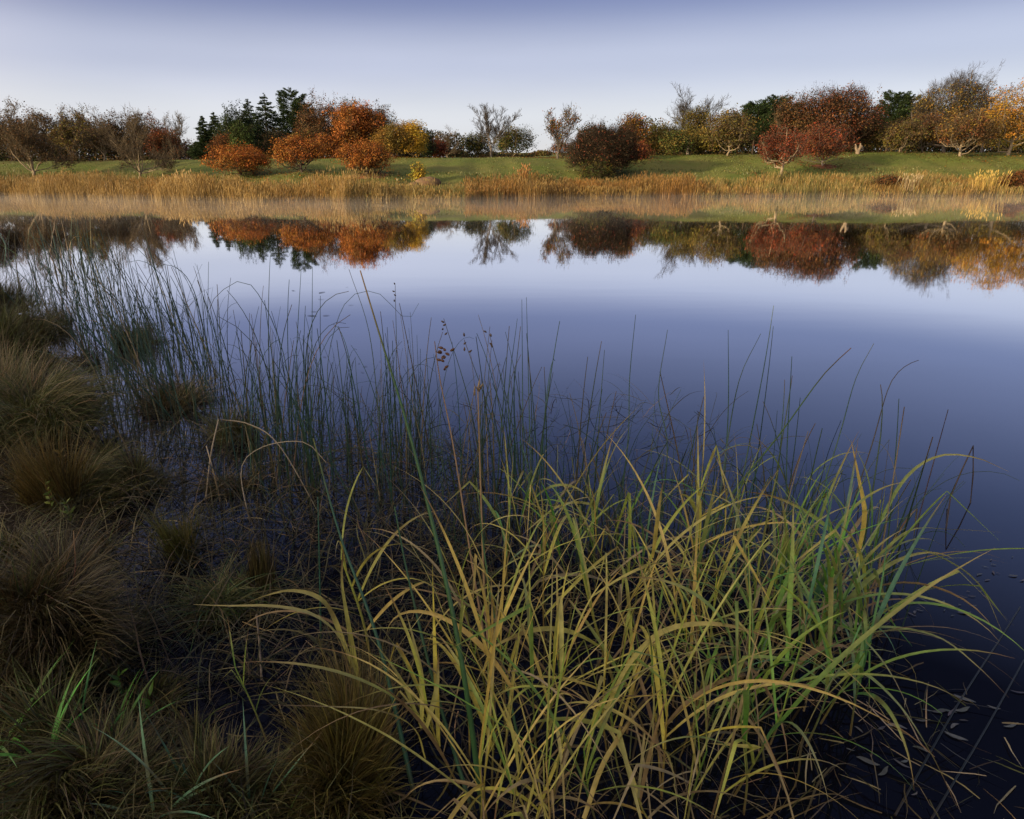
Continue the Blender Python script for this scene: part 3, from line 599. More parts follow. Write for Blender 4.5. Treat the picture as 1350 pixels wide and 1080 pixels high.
bank_grass('bank_grass', 'gold and olive grass along the right far shore', 13, 48, -.7, 5.0, 52000, .62, RUSS + STRAW[:2] + OLG, .1)
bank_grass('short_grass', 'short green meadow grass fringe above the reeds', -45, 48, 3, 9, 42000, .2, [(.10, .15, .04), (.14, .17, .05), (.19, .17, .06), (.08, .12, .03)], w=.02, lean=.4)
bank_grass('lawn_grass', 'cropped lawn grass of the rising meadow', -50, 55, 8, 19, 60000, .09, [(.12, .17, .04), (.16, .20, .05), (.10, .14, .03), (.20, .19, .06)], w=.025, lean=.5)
def plume(px, D, n, hgt, colr, name, label, spread=.25):
    x0 = at_d(px, 240, D)[0]; z = z_at(x0, D); root = empty(name, (x0, D, z)); tag(root, label, 'grass clump')
    r = rng.normal(0, spread * .4, (n, 3)) * np.array([1, 1, 0]); P = curve_path(r, rng.uniform(0, 6.28, n), hgt * rng.uniform(.6, 1.1, n), rng.uniform(.05, .35, n), rng.uniform(0, .4, n), 5)
    V = ribbons(P, .009 * taper(5)[None] * np.ones((n, 1)), np.broadcast_to(pick([colr], n)[:, None], (n, 5, 3))); A = Acc(); A.add(*V)
    m = n // 3; q = P[:m, -1]; d = nrm(P[:m, -1] - P[:m, -2]); PP = q[:, None] + d[:, None] * np.linspace(-.08, .12, 4)[None, :, None]
    A.add(*tubes(PP, np.broadcast_to(np.array([.008, .028, .024, .005])[None], (m, 4)), 5, np.broadcast_to(np.array(colr) * 1.25, (m, 4, 3)))); A.build('blades', M_BLADE, root)
plume(1198, 44.5, 60, .95, (.36, .29, .17), 'plume_grass', 'pale plumed grass clump on the right bank', .6)
plume(1207, 45.2, 40, .8, (.34, .27, .16), 'plume_grass', 'second smaller pale plumed clump on the right bank', .4)
plume(690, 43.2, 110, 1.25, (.34, .17, .06), 'tall_grass_clump', 'tallest russet grass clump poking above the middle bank', .35)
plume(1300, 45.0, 160, 1.1, (.46, .33, .09), 'tall_grass_clump', 'bright gold grass clump on the right bank', 1.2)
plume(240, 40.2, 90, 1.25, (.46, .33, .14), 'tall_grass_clump', 'tallest golden reed clump left of the orange domes', .9)

# ------------------------------------------------------------------ near bank
GREENB = [(.10, .20, .045), (.13, .25, .06), (.08, .16, .05)]
YELB = [(.42, .35, .055), (.48, .38, .08), (.36, .34, .05), (.30, .32, .05)]
TANB = [(.34, .27, .14), (.28, .20, .10), (.40, .33, .19)]
THATCH = [(.085, .068, .030), (.13, .105, .045), (.05, .040, .020), (.08, .082, .028)]
OLIVB = [(.11, .135, .042), (.15, .155, .05), (.08, .10, .032), (.19, .165, .07)]
BLUEG = [(.028, .072, .055), (.036, .085, .055), (.034, .072, .04), (.045, .08, .038)]
def fine(root_c, n, rad, length, pal, w=.0016, lean=(.1, .9), bend=(.2, 1.6), S=6, tipcol=None, azb=None, power=1.4, inner=.35):
    a = rng.uniform(0, 6.28, n); r = rad * np.sqrt(rng.random(n)); off = np.stack([np.cos(a) * r, np.sin(a) * r, 0 * r], 1)
    root = off + root_c; az = a + rng.normal(0, .45, n) + 5.0 * vnoise(off[:, 0] + rng.uniform(0, 9), off[:, 1], 9, int(rng.integers(99)))
    if azb is not None: az = azb[0] + rng.normal(0, azb[1], n)
    frac = r / max(rad, 1e-6)
    ln = lean[0] + (lean[1] - lean[0]) * frac * rng.uniform(.5, 1.1, n)
    lk = 1 + 1.5 * vnoise(off[:, 0] + rng.uniform(0, 9), off[:, 1], 14, int(rng.integers(99)))
    P = curve_path(root, az, length * lk * rng.uniform(.45, 1.15, n), ln + .7 * vnoise(off[:, 0] + 3, off[:, 1] + rng.uniform(0, 9), 8, 7), rng.uniform(bend[0], bend[1], n), S, power, .05)
    P[:, :, 2] = np.maximum(P[:, :, 2], root_c[2] * .2 + .006 + rng.random((n, 1)) * .03)
    c = pick(pal, n, .25); t = np.linspace(0, 1, S)[None, :, None]
    tc = c if tipcol is None else np.broadcast_to(np.array(tipcol), (n, 3)) * (1 + rng.normal(0, .2, (n, 1)))
    col = c[:, None] * (1 - t) + tc[:, None] * t
    return P, w * rng.uniform(.6, 1.5, n)[:, None] * taper(S, .3, .15)[None], np.clip(col, .003, .9)
TUSS = [ # px, py, radius m, length, count, palette, label, kwargs
 (52, 575, .32, .36, 5200, OLIVB + TANB[:1], 'large shaggy olive tussock on the left bank in mid distance', dict(lean=(.1, .7), bend=(1.2, 2.6), rise=.16)),
 (8, 565, .2, .42, 1500, TANB + OLIVB[:2], 'pale straw tussock with upright stalks at the left edge', dict(lean=(.05, .5), bend=(.1, .8), azb=(1.2, 1.2))),
 (14, 470, .36, .36, 3200, THATCH + OLIVB, 'dark upright tussock at the left edge behind the shaggy one', dict(lean=(.1, .6), bend=(.3, 1.8))),
 (-5, 415, .4, .32, 2200, THATCH + OLIVB[:1], 'farthest dark tussock at the left edge', dict(bend=(.4, 1.8))),
 (75, 432, .14, .28, 900, THATCH + OLIVB[:1], 'small dark tussock standing in water behind the shaggy bank', dict(lean=(.1, .6), rise=.08)),
 (112, 474, .11, .24, 500, THATCH, 'tiniest dark tussock in open water near the left', {}),
 (178, 452, .17, .26, 1200, OLIVB + THATCH, 'brown tussock among the leaning rushes, farther one', dict(bend=(.8, 2.2), rise=.1)),
 (228, 530, .19, .30, 1300, TANB + THATCH + OLIVB[:1], 'round tan tussock at the foot of the leaning rushes', dict(lean=(.2, 1.1), bend=(.6, 1.8))),
 (308, 575, .13, .22, 800, OLIVB + THATCH, 'small tussock right of the round tan one', {}),
 (70, 668, .13, .26, 1400, [(.16, .11, .03), (.12, .09, .03), (.2, .15, .05)], 'upright brown-gold tussock below the shaggy one', dict(lean=(.02, .4), bend=(.1, .9))),
 (118, 655, .11, .32, 1400, OLIVB + TANB[:1], 'olive tussock combed over to the right beside the brown-gold one', dict(azb=(.5, .5), lean=(.4, .9), bend=(.6, 1.7))),
 (182, 640, .11, .22, 1200, OLIVB + THATCH, 'dark olive tussock overhanging the channel', dict(lean=(.2, 1.0), bend=(.8, 2.0), rise=.1)),
 (85, 880, .14, .30, 5200, [(.10, .078, .038), (.15, .12, .06), (.06, .045, .022), (.13, .12, .05)], 'big conical brown-grey tussock in the lower left', dict(lean=(.1, .5), bend=(1.0, 2.6), rise=.20)),
 (22, 905, .12, .34, 2000, THATCH + [(.17, .1, .04)], 'russet-brown tussock left of the big conical one', dict(lean=(.05, .5), bend=(.6, 2.0), rise=.12)),
 (238, 730, .055, .30, 420, [(.16, .17, .04), (.20, .17, .05), (.12, .12, .04)], 'slim upright olive tuft in the dark channel', dict(lean=(.02, .25), bend=(.0, .4))),
 (300, 790, .10, .24, 1100, OLIVB + GREENB[2:], 'floppy olive green tussock lying over dark water', dict(lean=(.5, 1.2), bend=(.6, 1.5), azb=(-1.5, 1.6))),
 (345, 770, .05, .26, 380, THATCH + [(.18, .14, .05)], 'short upright brown tuft behind the floppy tussock', dict(lean=(.02, .3), bend=(.0, .5))),
 (455, 1020, .10, .24, 2200, [(.14, .12, .035), (.17, .14, .04), (.10, .08, .03)], 'dense fine brown-green tussock at the foot of the reed grass', dict(lean=(.1, .9), bend=(.1, 1.0))),
 (270, 1080, .14, .16, 1600, OLIVB + THATCH, 'olive tussock at the bottom edge left of the centre', dict(lean=(.2, 1.2), bend=(.3, 1.6))),
 (120, 1060, .16, .16, 1800, THATCH + OLIVB[:2], 'brown mat tussock at the bottom left corner', dict(lean=(.4, 1.3), bend=(.3, 1.6))),
 (300, 640, .09, .22, 420, THATCH + TANB[1:2], 'small broken brown tuft beside the tan kinked stalk', dict(lean=(.2, 1.2))),
]
for px, py, rad, ln, n, pal, lab, kw in TUSS:
    kw = dict(kw); rise = kw.pop('rise', rad * .4)
    g = at_h(px, py, .02); z = max(z_at(g[0], g[1]), -.01)
    root = empty('grass_tussock', (g[0], g[1], z)); tag(root, lab, 'tussock', 'grass tussocks along the marshy bank')
    m = int(n * .25)
    A = Acc(); mr = rad * .8; th = np.linspace(0.05, 1.5, 6); ph = np.arange(16) / 16 * 2 * np.pi
    V = np.stack([np.sin(th)[:, None] * np.cos(ph) * mr, np.sin(th)[:, None] * np.sin(ph) * mr, np.cos(th)[:, None] * (rise * 1.05) + 0 * ph], -1) * (1 + .2 * rng.normal(size=(6, 16, 1)).clip(-1, 1))
    i = np.arange(5)[:, None] * 16 + np.arange(16); i2 = np.arange(5)[:, None] * 16 + (np.arange(16) + 1) % 16
    mound = build('mound', V.reshape(-1, 3), np.stack([i, i2, i2 + 16, i + 16], -1).reshape(-1, 4)[:, ::-1], pick([(.05, .035, .02)], 96, .2), M_BARK, root)
    mound.location = (0, 0, -.04)
    P, W, K = fine(np.zeros(3), n, rad, ln, pal, **kw); P[:, :, 2] += (rise * (1 - (np.hypot(P[:, 0, 0], P[:, 0, 1]) / rad) ** 2))[:, None] * .9 - .02
    A.add(*ribbons(P, W, K))
    P, W, K = fine(np.zeros(3), m, rad * 1.25, ln * .5, THATCH, w=.002, lean=(.9, 1.6), bend=(.2, .8)); A.add(*ribbons(P, W, K))
    A.build('blades', M_BLADE, root)
TUFTS = [(30, 640), (140, 600), (20, 760), (160, 830), (60, 950), (200, 920), (250, 985), (170, 1000), (90, 1000), (20, 1050), (330, 1040), (380, 1060), (205, 1070), (130, 730), (60, 500), (95, 560)]
for i, (px, py) in enumerate(TUFTS):
    g = at_h(px, py, .02); root = empty('grass_tuft', (g[0], g[1], max(z_at(g[0], g[1]), -.01))); tag(root, 'ragged small brown tuft among the matted grass of the near bank', 'tussock', 'small ragged tufts on the bank')
    P, W, K = fine(np.zeros(3), 420, .07, rng.uniform(.12, .24), THATCH + OLIVB, lean=(.1, 1.2), bend=(.3, 1.8), azb=(rng.uniform(0, 6.28), 1.2)); A = Acc(); A.add(*ribbons(P, W, K)); A.build('blades', M_BLADE, root)
# thatch and low ground cover (stuff)
def cover(name, label, npts, test, length, pal, w, lean, bend, S=5, box=(-7, 1.2, .8, 10), tip=None, dens=None, zoff=0.):
    X_ = rng.uniform(box[0], box[1], npts * 6); Y_ = rng.uniform(box[2], box[3], npts * 6)
    wgt = np.clip(2.2 / np.maximum(Y_, .8), .05, 1) ** 1.3; k = rng.random(len(X_)) < wgt; X_, Y_ = X_[k], Y_[k]
    s = signed(X_, Y_); k = test(s, X_, Y_); X_, Y_, s = X_[k][:npts], Y_[k][:npts], s[k][:npts]; n = len(X_)
    if dens: kk = vnoise(X_, Y_, dens, 31) > -.12 + rng.normal(0, .12, n); X_, Y_ = X_[kk], Y_[kk]; n = len(X_)
    root = np.stack([X_, Y_, np.maximum(height(X_, Y_), .0) + zoff], 1)
    P = curve_path(root, rng.uniform(0, 6.28, n), length * rng.uniform(.4, 1.2, n), rng.uniform(*lean, n), rng.uniform(*bend, n), S, 1.3, .12)
    P[:, :, 2] = np.maximum(P[:, :, 2], root[:, 2:3] + .004 + rng.random((n, 1)) * .02)
    c = pick(pal, n, .3); col = np.broadcast_to(c[:, None], (n, S, 3))
    A = Acc(); A.add(*ribbons(P, w * rng.uniform(.5, 1.5, n)[:, None] * taper(S, .3, .2)[None], np.clip(col, .003, .9)))
    o = A.build(name, M_BLADE); tag(o, label, 'ground cover', None, 'stuff'); return o
cover('thatch', 'dead brown matted grass covering the marshy left bank', 42000, lambda s, x, y: s > -.04, .16, THATCH, .0016, (1.0, 1.6), (-.2, .5))
cover('marsh_grass', 'short fine olive-brown grass over the marshy left bank', 34000, lambda s, x, y: s > .0, .2, THATCH + OLIVB, .0014, (.1, 1.1), (.2, 1.5), dens=5)
cover('water_litter', 'pale dead stalks and bits floating at the edge of the pond', 1500, lambda s, x, y: (s < 0) & (s > -1.6), .15, TANB + THATCH, .0018, (1.45, 1.57), (0, .05), box=(-3, 1.6, .9, 4.2))
cover('dead_stalks', 'tangle of dead tan stalks low among the rushes', 800, lambda s, x, y: (s < 0.05) & (y > 2.3) & (x < .55 * y - .2), .34, TANB[1:2] + THATCH + THATCH + [(.05, .05, .03), (.06, .08, .04)], .0019, (.3, 1.4), (.3, 2.2), S=9, box=(-3.0, 1.6, 2.2, 4.8))
cover('drowned_grass', 'dark tangled grass and bent stalks in the black shallows between bank and rushes', 2600, lambda s, x, y: (s < .1) & (x > -.62 * y + .0) & (x < .1) & (y > 1.7), .34, [(.035, .04, .018), (.05, .055, .025), (.03, .045, .025), (.07, .058, .03), (.12, .10, .055)], .0019, (.3, 1.3), (.3, 2.0), S=9, box=(-2.6, .2, 1.7, 4.0))
cover('fallen_blades', 'dead bent blades lying at the foot of the reed grass', 650, lambda s, x, y: (x > -.55) & (x < .25 + .48 * y) & (y < 2.9) & (y > .95), .34, THATCH + THATCH + [(.14, .12, .04)], .0026, (.15, 1.4), (.2, 1.8), S=9, box=(-.7, 1.7, .9, 2.9))

# ------------------------------------------------------------------ rushes
def stem_obj(name, P, r0, r1, colr, tipc, label, cat, group=None, head=None, sides=6):
    P = np.asarray(P, float); S = len(P); o0 = P[0].copy()
    if head: root = empty(name, o0)
    t = np.linspace(0, 1, S)[:, None]; tt = np.clip((t - .8) / .2, 0, 1)
    col = (np.array(colr) * (1 - tt) + np.array(tipc) * tt) * (1 + rng.normal(0, .05, (S, 1)))
    base = np.clip(1 - t / .12, 0, 1); col = col * (1 - base) + np.array([.05, .04, .025]) * base
    A = Acc(); A.add(*tubes(P[None], np.linspace(r0, r1, S)[None], sides, col[None]))
    o = A.build(name if not head else 'stem', M_STEM, root if head else None, origin=o0)
    if not head: o.location = o0; tag(o, label, cat, group); return o
    tag(root, label, cat, group)
    B = Acc()
    for q, ax, ln, rr, cc in head:
        q = np.asarray(q) ; ax = nrm(np.asarray(ax, float)); PP = q + ax * np.linspace(0, ln, 6)[:, None]
        B.add(*tubes(PP[None], np.array([[.2, .8, 1, .9, .6, .15]]) * rr, 5, np.broadcast_to(np.array(cc, float), (1, 6, 3))))
    B.build('seed_head', M_STEM, root, origin=o0)
    return root
def smooth_path(pts, S=14):
    pts = np.asarray(pts, float); n = len(pts)
    if n == 2: return np.linspace(pts[0], pts[1], S)
    k = np.concatenate([[0], np.cumsum(np.linalg.norm(np.diff(pts, axis=0), axis=1))]); k /= k[-1]
    P = np.concatenate([[2 * pts[0] - pts[1]], pts, [2 * pts[-1] - pts[-2]]]); out = []
    for s in np.linspace(0, 1, S):
        i = min(int(np.searchsorted(k, s, 'right')) - 1, n - 2); u = (s - k[i]) / max(k[i + 1] - k[i], 1e-9)
        a, b, c, d = P[i:i + 4]; out.append(.5 * ((2 * b) + (c - a) * u + (2 * a - 5 * b + 4 * c - d) * u * u + (3 * b - 3 * c + d - a) * u ** 3))
    return np.array(out)
# beds of plain stems : (pxmin,pxmax,pymin,pymax,n,hmin,hmax,lean az mean, az spread, lean, label)
BEDS = [
 (150, 275, 430, 560, 84, .75, 1.25, 2.9, .7, .28, 'dark green rush stem leaning left in the left bed', 'rushes of the left bed'),
 (20, 150, 355, 450, 56, .6, 1.05, 2.6, 1.5, .22, 'slim dark rush stem standing off the shaggy left bank', 'rushes off the left bank'),
 (0, 120, 320, 370, 26, .5, .9, 2.0, 2., .25, 'distant thin rush stem near the left edge', 'distant rushes at the left'),
 (290, 470, 520, 660, 74, .55, 1.1, 1.7, 1.6, .16, 'blue-green rush stem of the crowded middle bed', 'rushes of the middle bed'),
 (460, 580, 560, 680, 40, .5, .95, 1.7, 1.6, .16, 'blue-green rush stem right of the crowded middle bed', 'rushes right of the middle bed'),
 (590, 740, 620, 730, 44, .5, 1.0, 1.9, 1.3, .17, 'green rush stem behind the left half of the reed grass', 'rushes behind the reed grass'),
 (740, 960, 650, 780, 24, .45, .85, 1.2, 1.2, .17, 'green rush stem behind the middle of the reed grass', 'rushes behind the reed grass middle'),
 (960, 1160, 680, 820, 22, .5, 1.0, .9, 1.2, .16, 'green rush stem behind the right half of the reed grass', 'rushes behind the reed grass right')]
for a, b, c, d, n, h0, h1, am, asd, lean, lab, grp in BEDS:
    ncl = max(3, n // 6); cl = np.stack([rng.uniform(a, b, ncl), rng.uniform(c, d, ncl)], 1)
    for i in range(n):
        q = cl[int(rng.integers(ncl))] + rng.normal(0, 1, 2) * np.array([15, 7]); q = q if rng.random() < .72 else np.array([rng.uniform(a, b), rng.uniform(c, d)])
        g = at_h(q[0], q[1], 0); L = rng.uniform(h0, h1) * (.75 if rng.random() < .3 else 1)
        bend = abs(rng.normal(0, .22)) if rng.random() > .2 else rng.uniform(1.2, 2.8)
        P = curve_path(np.array([[g[0], g[1], -.03]]), np.array([am + rng.normal(0, asd)]), np.array([L]), np.array([abs(rng.normal(lean * .6, lean * .6))]), np.array([bend]), 12, 2.2 if bend < 1 else 3.2, .02)[0]
        r = rng.uniform(.0028, .0046) * (1 + .12 * max(g[1] - 3.5, 0))
        cc = pick(BLUEG if rng.random() > .2 else [(.12, .10, .04), (.24, .20, .12)], 1, .2)[0]; tp = cc * .8 if rng.random() > .45 else np.array([.13, .085, .04])
        stem_obj('rush_stem', P, r, r * .35, cc, tp, lab, 'rush', grp)
        if rng.random() < .16 and bend < 1:
            pass
# thin extra stems that nobody can count
def thin_stuff(name, label, boxes, pal, r=(.0014, .0026)):
    A = Acc()
    for a, b, c, d, n, h0, h1, am, asd, lean in boxes:
        g = np.array([at_h(rng.uniform(a, b), rng.uniform(c, d), 0) for _ in range(n)]); g[:, 2] = -.03
        bend = np.abs(rng.normal(0, .5, n)); bend[rng.random(n) < .25] = rng.uniform(1.2, 2.9)
        P = curve_path(g, am + rng.normal(0, asd, n), rng.uniform(h0, h1, n), np.abs(rng.normal(0, lean, n)), bend, 12, 2.4, .05)
        R = (rng.uniform(*r, n) * (1 + .15 * np.maximum(g[:, 1] - 3.5, 0)))[:, None] * np.linspace(1, .4, 12)[None]
        A.add(*tubes(P, R, 4, np.broadcast_to(pick(pal, n, .25)[:, None], (n, 12, 3))))
    o = A.build(name, M_STEM); tag(o, label, 'rushes', None, 'stuff')
thin_stuff('thin_rushes', 'hair-thin rushes filling in between the larger stems', [
 (140, 290, 430, 590, 220, .35, .95, 2.8, 1.1, .35), (0, 150, 330, 450, 150, .3, .8, 2.2, 2, .35), (280, 580, 520, 690, 190, .3, .75, 1.5, 3, .3),
 (580, 980, 640, 800, 130, .3, .7, 1.2, 3, .3), (960, 1190, 680, 840, 60, .3, .7, .8, 2, .3)], BLUEG + [(.09, .085, .035)])
# particular stems
def hero(name, pts, r0, r1, colr, tipc, label, cat='rush', **kw):
    return stem_obj(name, smooth_path(pts, 18), r0, r1, colr, tipc, label, cat, **kw)
def H(px, py, D): return at_d(px, py, D)
def Gd(px, py): g = at_h(px, py, 0); g[2] = -.02; return g
G1 = (.06, .15, .045)
hero('tall_rush', [Gd(640, 1088), H(603, 840, 1.42), H(545, 590, 1.66), H(500, 440, 1.86), H(475, 357, 1.98)], .0088, .002, (.045, .12, .045), (.28, .17, .07), 'tallest thick green rush stem crossing the centre, with brown tip')
hero('tall_rush', [Gd(548, 1050), H(500, 850, 1.55), H(448, 705, 1.75), H(413, 578, 1.9)], .0072, .002, (.03, .10, .065), (.14, .16, .04), 'second thick blue-green rush left of the tallest one')
hero('tall_rush', [Gd(625, 1070), H(572, 900, 1.5), H(538, 760, 1.65), H(520, 668, 1.72)], .0064, .002, (.03, .09, .045), (.05, .12, .06), 'shorter green rush between the two thickest ones')
hero('tall_rush', [Gd(423, 850), H(421, 740, 2.0), H(419, 655, 2.05)], .0034, .0016, (.04, .12, .08), (.04, .12, .08), 'short straight blue-green rush over black water')
hero('tall_rush', [Gd(690, 1000), H(660, 860, 1.7), H(640, 740, 1.9), H(628, 630, 2.0)], .0045, .0018, (.05, .13, .05), (.10, .12, .04), 'green rush standing behind the brown knotty stalk')
hero('tall_rush', [Gd(880, 850), H(940, 690, 2.45), H(1030, 570, 2.7), H(1085, 495, 2.85), H(1122, 459, 2.95)], .0062, .002, (.06, .12, .04), (.16, .08, .04), 'long rush slanting right with brown tip above the grass')
hero('tall_rush', [Gd(965, 700), H(985, 600, 3.1), H(1008, 480, 3.15), H(1020, 403, 3.2)], .0045, .0012, (.05, .11, .07), (.06, .1, .07), 'tallest upright rush right of centre')
hero('tall_rush', [Gd(945, 690), H(958, 590, 3.3), H(975, 500, 3.35), H(1003, 440, 3.4)], .005, .0012, (.06, .11, .08), (.06, .1, .07), 'rush with curved tip left of the tallest upright one')
hero('tall_rush', [Gd(1060, 720), H(1105, 580, 2.9), H(1128, 500, 2.95), H(1152, 453, 3.0)], .004, .0012, (.05, .11, .07), (.07, .08, .06), 'gently curved rush left of the dark arched one')
hero('tall_rush', [Gd(1125, 660), H(1150, 585, 3.4), H(1172, 510, 3.45), H(1192, 484, 3.5), H(1211, 475, 3.55)], .004, .0016, (.07, .06, .04), (.09, .06, .05), 'dark arched stalk bending right at its tip')
hero('dead_stalk', [Gd(1205, 705), H(1228, 620, 3.2), H(1250, 540, 3.25)], .0042, .0018, (.05, .03, .03), (.07, .04, .03), 'straight blackish stalk standing alone at the right', 'stalk')
o = stem_obj('snapped_stalk', np.array([Gd(1246, 712), H(1253, 655, 3.1), H(1268, 620, 3.12), H(1283, 588, 3.14), H(1283, 625, 3.12), H(1279, 668, 3.1), H(1264, 695, 3.05), Gd(1250, 712)]), .004, .003, (.05, .035, .03), (.05, .035, .03), 'snapped dark stalk folded over into a loop at the right', 'stalk')
hero('tall_rush', [Gd(868, 700), H(880, 590, 2.9), H(868, 520, 3.0), H(880, 435, 3.1)], .0042, .0012, (.05, .10, .07), (.06, .1, .07), 'upright rush above the middle of the reed grass')
hero('dead_stalk', [Gd(905, 650), H(890, 580, 3.3), H(870, 490, 3.4)], .0044, .002, (.10, .07, .04), (.06, .05, .05), 'brown stalk crossing the upright middle rush', 'stalk')
hero('tall_rush', [Gd(815, 690), H(828, 580, 3.0), H(830, 500, 3.1), H(838, 415, 3.15)], .004, .0012, (.045, .10, .07), (.06, .1, .07), 'slender upright rush left of the crossing pair')
for pxr, pyr, pxt, pyt, Dt, lab in [(690, 620, 688, 395, 3.9, 'tallest rush of the small group behind the centre'), (700, 625, 694, 392, 3.95, 'rush next to the tallest of the small group'), (678, 630, 682, 420, 3.8, 'left rush of the small group behind the centre'), (390, 600, 397, 355, 4.1, 'tallest rush of the middle bed'), (400, 610, 412, 352, 4.1, 'second tallest rush of the middle bed'), (268, 540, 275, 345, 5., 'tall thin rush right of the left bed'), (1040, 760, 1044, 470, 2.7, 'straight rush behind the right reed grass'), (955, 640, 960, 435, 3.5, 'thin straight rush left of the curved-tip one')]:
    hero('tall_rush', [Gd(pxr, pyr), H((pxr + pxt) / 2 + rng.normal(0, 4), (pyr + pyt) / 2, Dt * .98), H(pxt, pyt, Dt)], .0042, .0012, (.04, .10, .07), (.05, .1, .07), lab)
hero('tall_rush', [Gd(440, 560), H(432, 480, 4.6), H(455, 400, 4.7), H(495, 385, 4.7), H(535, 420, 4.7), H(552, 400, 4.7)], .003, .0012, (.04, .09, .06), (.05, .1, .07), 'thin rush curling over above the middle bed')
hero('tall_rush', [Gd(395, 600), H(372, 460, 4.1), H(330, 375, 4.1), H(290, 385, 4.1), H(275, 410, 4.1)], .0034, .0014, (.04, .09, .06), (.1, .09, .07), 'rush arched over to the left above the middle bed')
hero('tall_rush', [Gd(505, 640), H(500, 560, 3.6), H(487, 440, 3.8), H(460, 355, 3.95)], .0034, .0014, (.05, .09, .05), (.1, .08, .04), 'thin seeded rush left of the tallest thick stem')
# knotty brown seed stalks
h = [H(588, 458 + i * 8, 2.6) for i in range(4)]
hd = [(q + rng.normal(0, .012, 3), (rng.normal(), rng.normal(), .4), .022, .006, (.13, .06, .025)) for q in h for _ in range(3)]
stem_obj('seed_stalk', smooth_path([Gd(650, 900), H(625, 760, 2.1), H(598, 590, 2.4), H(580, 500, 2.55), H(573, 450, 2.6)], 18), .0045, .0018, (.26, .17, .09), (.2, .12, .06), 'brown knotty stalk with dark seed clusters near its tip', 'seed stalk', head=hd)
stem_obj('seed_stalk', smooth_path([Gd(655, 960), H(640, 800, 1.95), H(634, 650, 2.15), H(630, 512, 2.3)], 18), .0055, .0022, (.28, .19, .09), (.28, .19, .1), 'thick tan stalk with ragged top right of the seeded one', 'seed stalk', head=[(H(629, 516, 2.3) + rng.normal(0, .008, 3), (rng.normal() * .6, rng.normal() * .6, 1), .035, .004, (.3, .22, .12)) for _ in range(6)])
for px, py, rx_, ry_, D, lab in [(521, 376, 512, 610, 4.4, 'rush with a knobbly seed tip right of the tallest thick stem'), (585, 420, 640, 640, 3.4, 'seeded rush leaning left behind the brown knotty stalk'), (612, 448, 680, 680, 3.1, 'seeded rush leaning left, right of the knotty stalk'), (645, 440, 690, 660, 3.3, 'seed-tipped rush nearer the small upright group')]:
    stem_obj('seeded_rush', smooth_path([Gd(rx_, ry_), H((px + rx_) / 2 + 6, (py + ry_) / 2, D * .97), H(px, py, D)], 14), .0036, .0014, (.05, .09, .055), (.1, .07, .04), lab, 'rush', head=[(H(px, py + k * 7, D) + rng.normal(0, .008, 3), (rng.normal(), rng.normal(), 1), .02, .005, (.11, .07, .04)) for k in range(4)])
# pale kinked stalks in the left shallows
hero('pale_stalk', [Gd(270, 660), H(278, 600, 3.1), H(288, 553, 3.15)], .0045, .003, (.42, .35, .25), (.42, .35, .25), 'pale broken stalk rising to a kink left of the rushes', 'stalk')
hero('pale_stalk', [Gd(291, 660), H(281, 620, 3.0), H(272, 588, 3.05)], .0045, .003, (.42, .33, .2), (.42, .35, .25), 'short pale tan stub below the kinked stalk', 'stalk')
hero('pale_stalk', [H(288, 553, 3.15), H(330, 560, 3.1), H(370, 590, 3.0), Gd(430, 690)], .0032, .0024, (.30, .25, .17), (.1, .14, .08), 'long bent stalk falling right from the kink', 'stalk')
hero('pale_stalk', [Gd(330, 690), H(318, 620, 3.0), H(345, 590, 3.0), H(400, 583, 2.9), H(430, 610, 2.85)], .003, .002, (.35, .3, .22), (.3, .25, .17), 'pale stalk arching low over the middle bed', 'stalk')
hero('pale_stalk', [Gd(345, 900), H(342, 850, 1.9), H(338, 810, 1.9)], .004, .003, (.3, .25, .2), (.3, .25, .2), 'grey-tan dead stub in the dark channel', 'stalk')
hero('dark_stalk', [Gd(48, 980), H(75, 840, 1.8), H(98, 760, 1.9), H(97, 700, 1.95)], .0028, .0016, (.13, .05, .03), (.3, .2, .1), 'thin red-brown stem curving up beside the big brown tussock', 'stalk')
hero('dark_stalk', [Gd(-20, 455), H(60, 465, 5.5), H(130, 500, 4.8), Gd(215, 545)], .005, .003, (.03, .07, .05), (.03, .07, .05), 'long fallen rush lying across the left channel', 'rush')
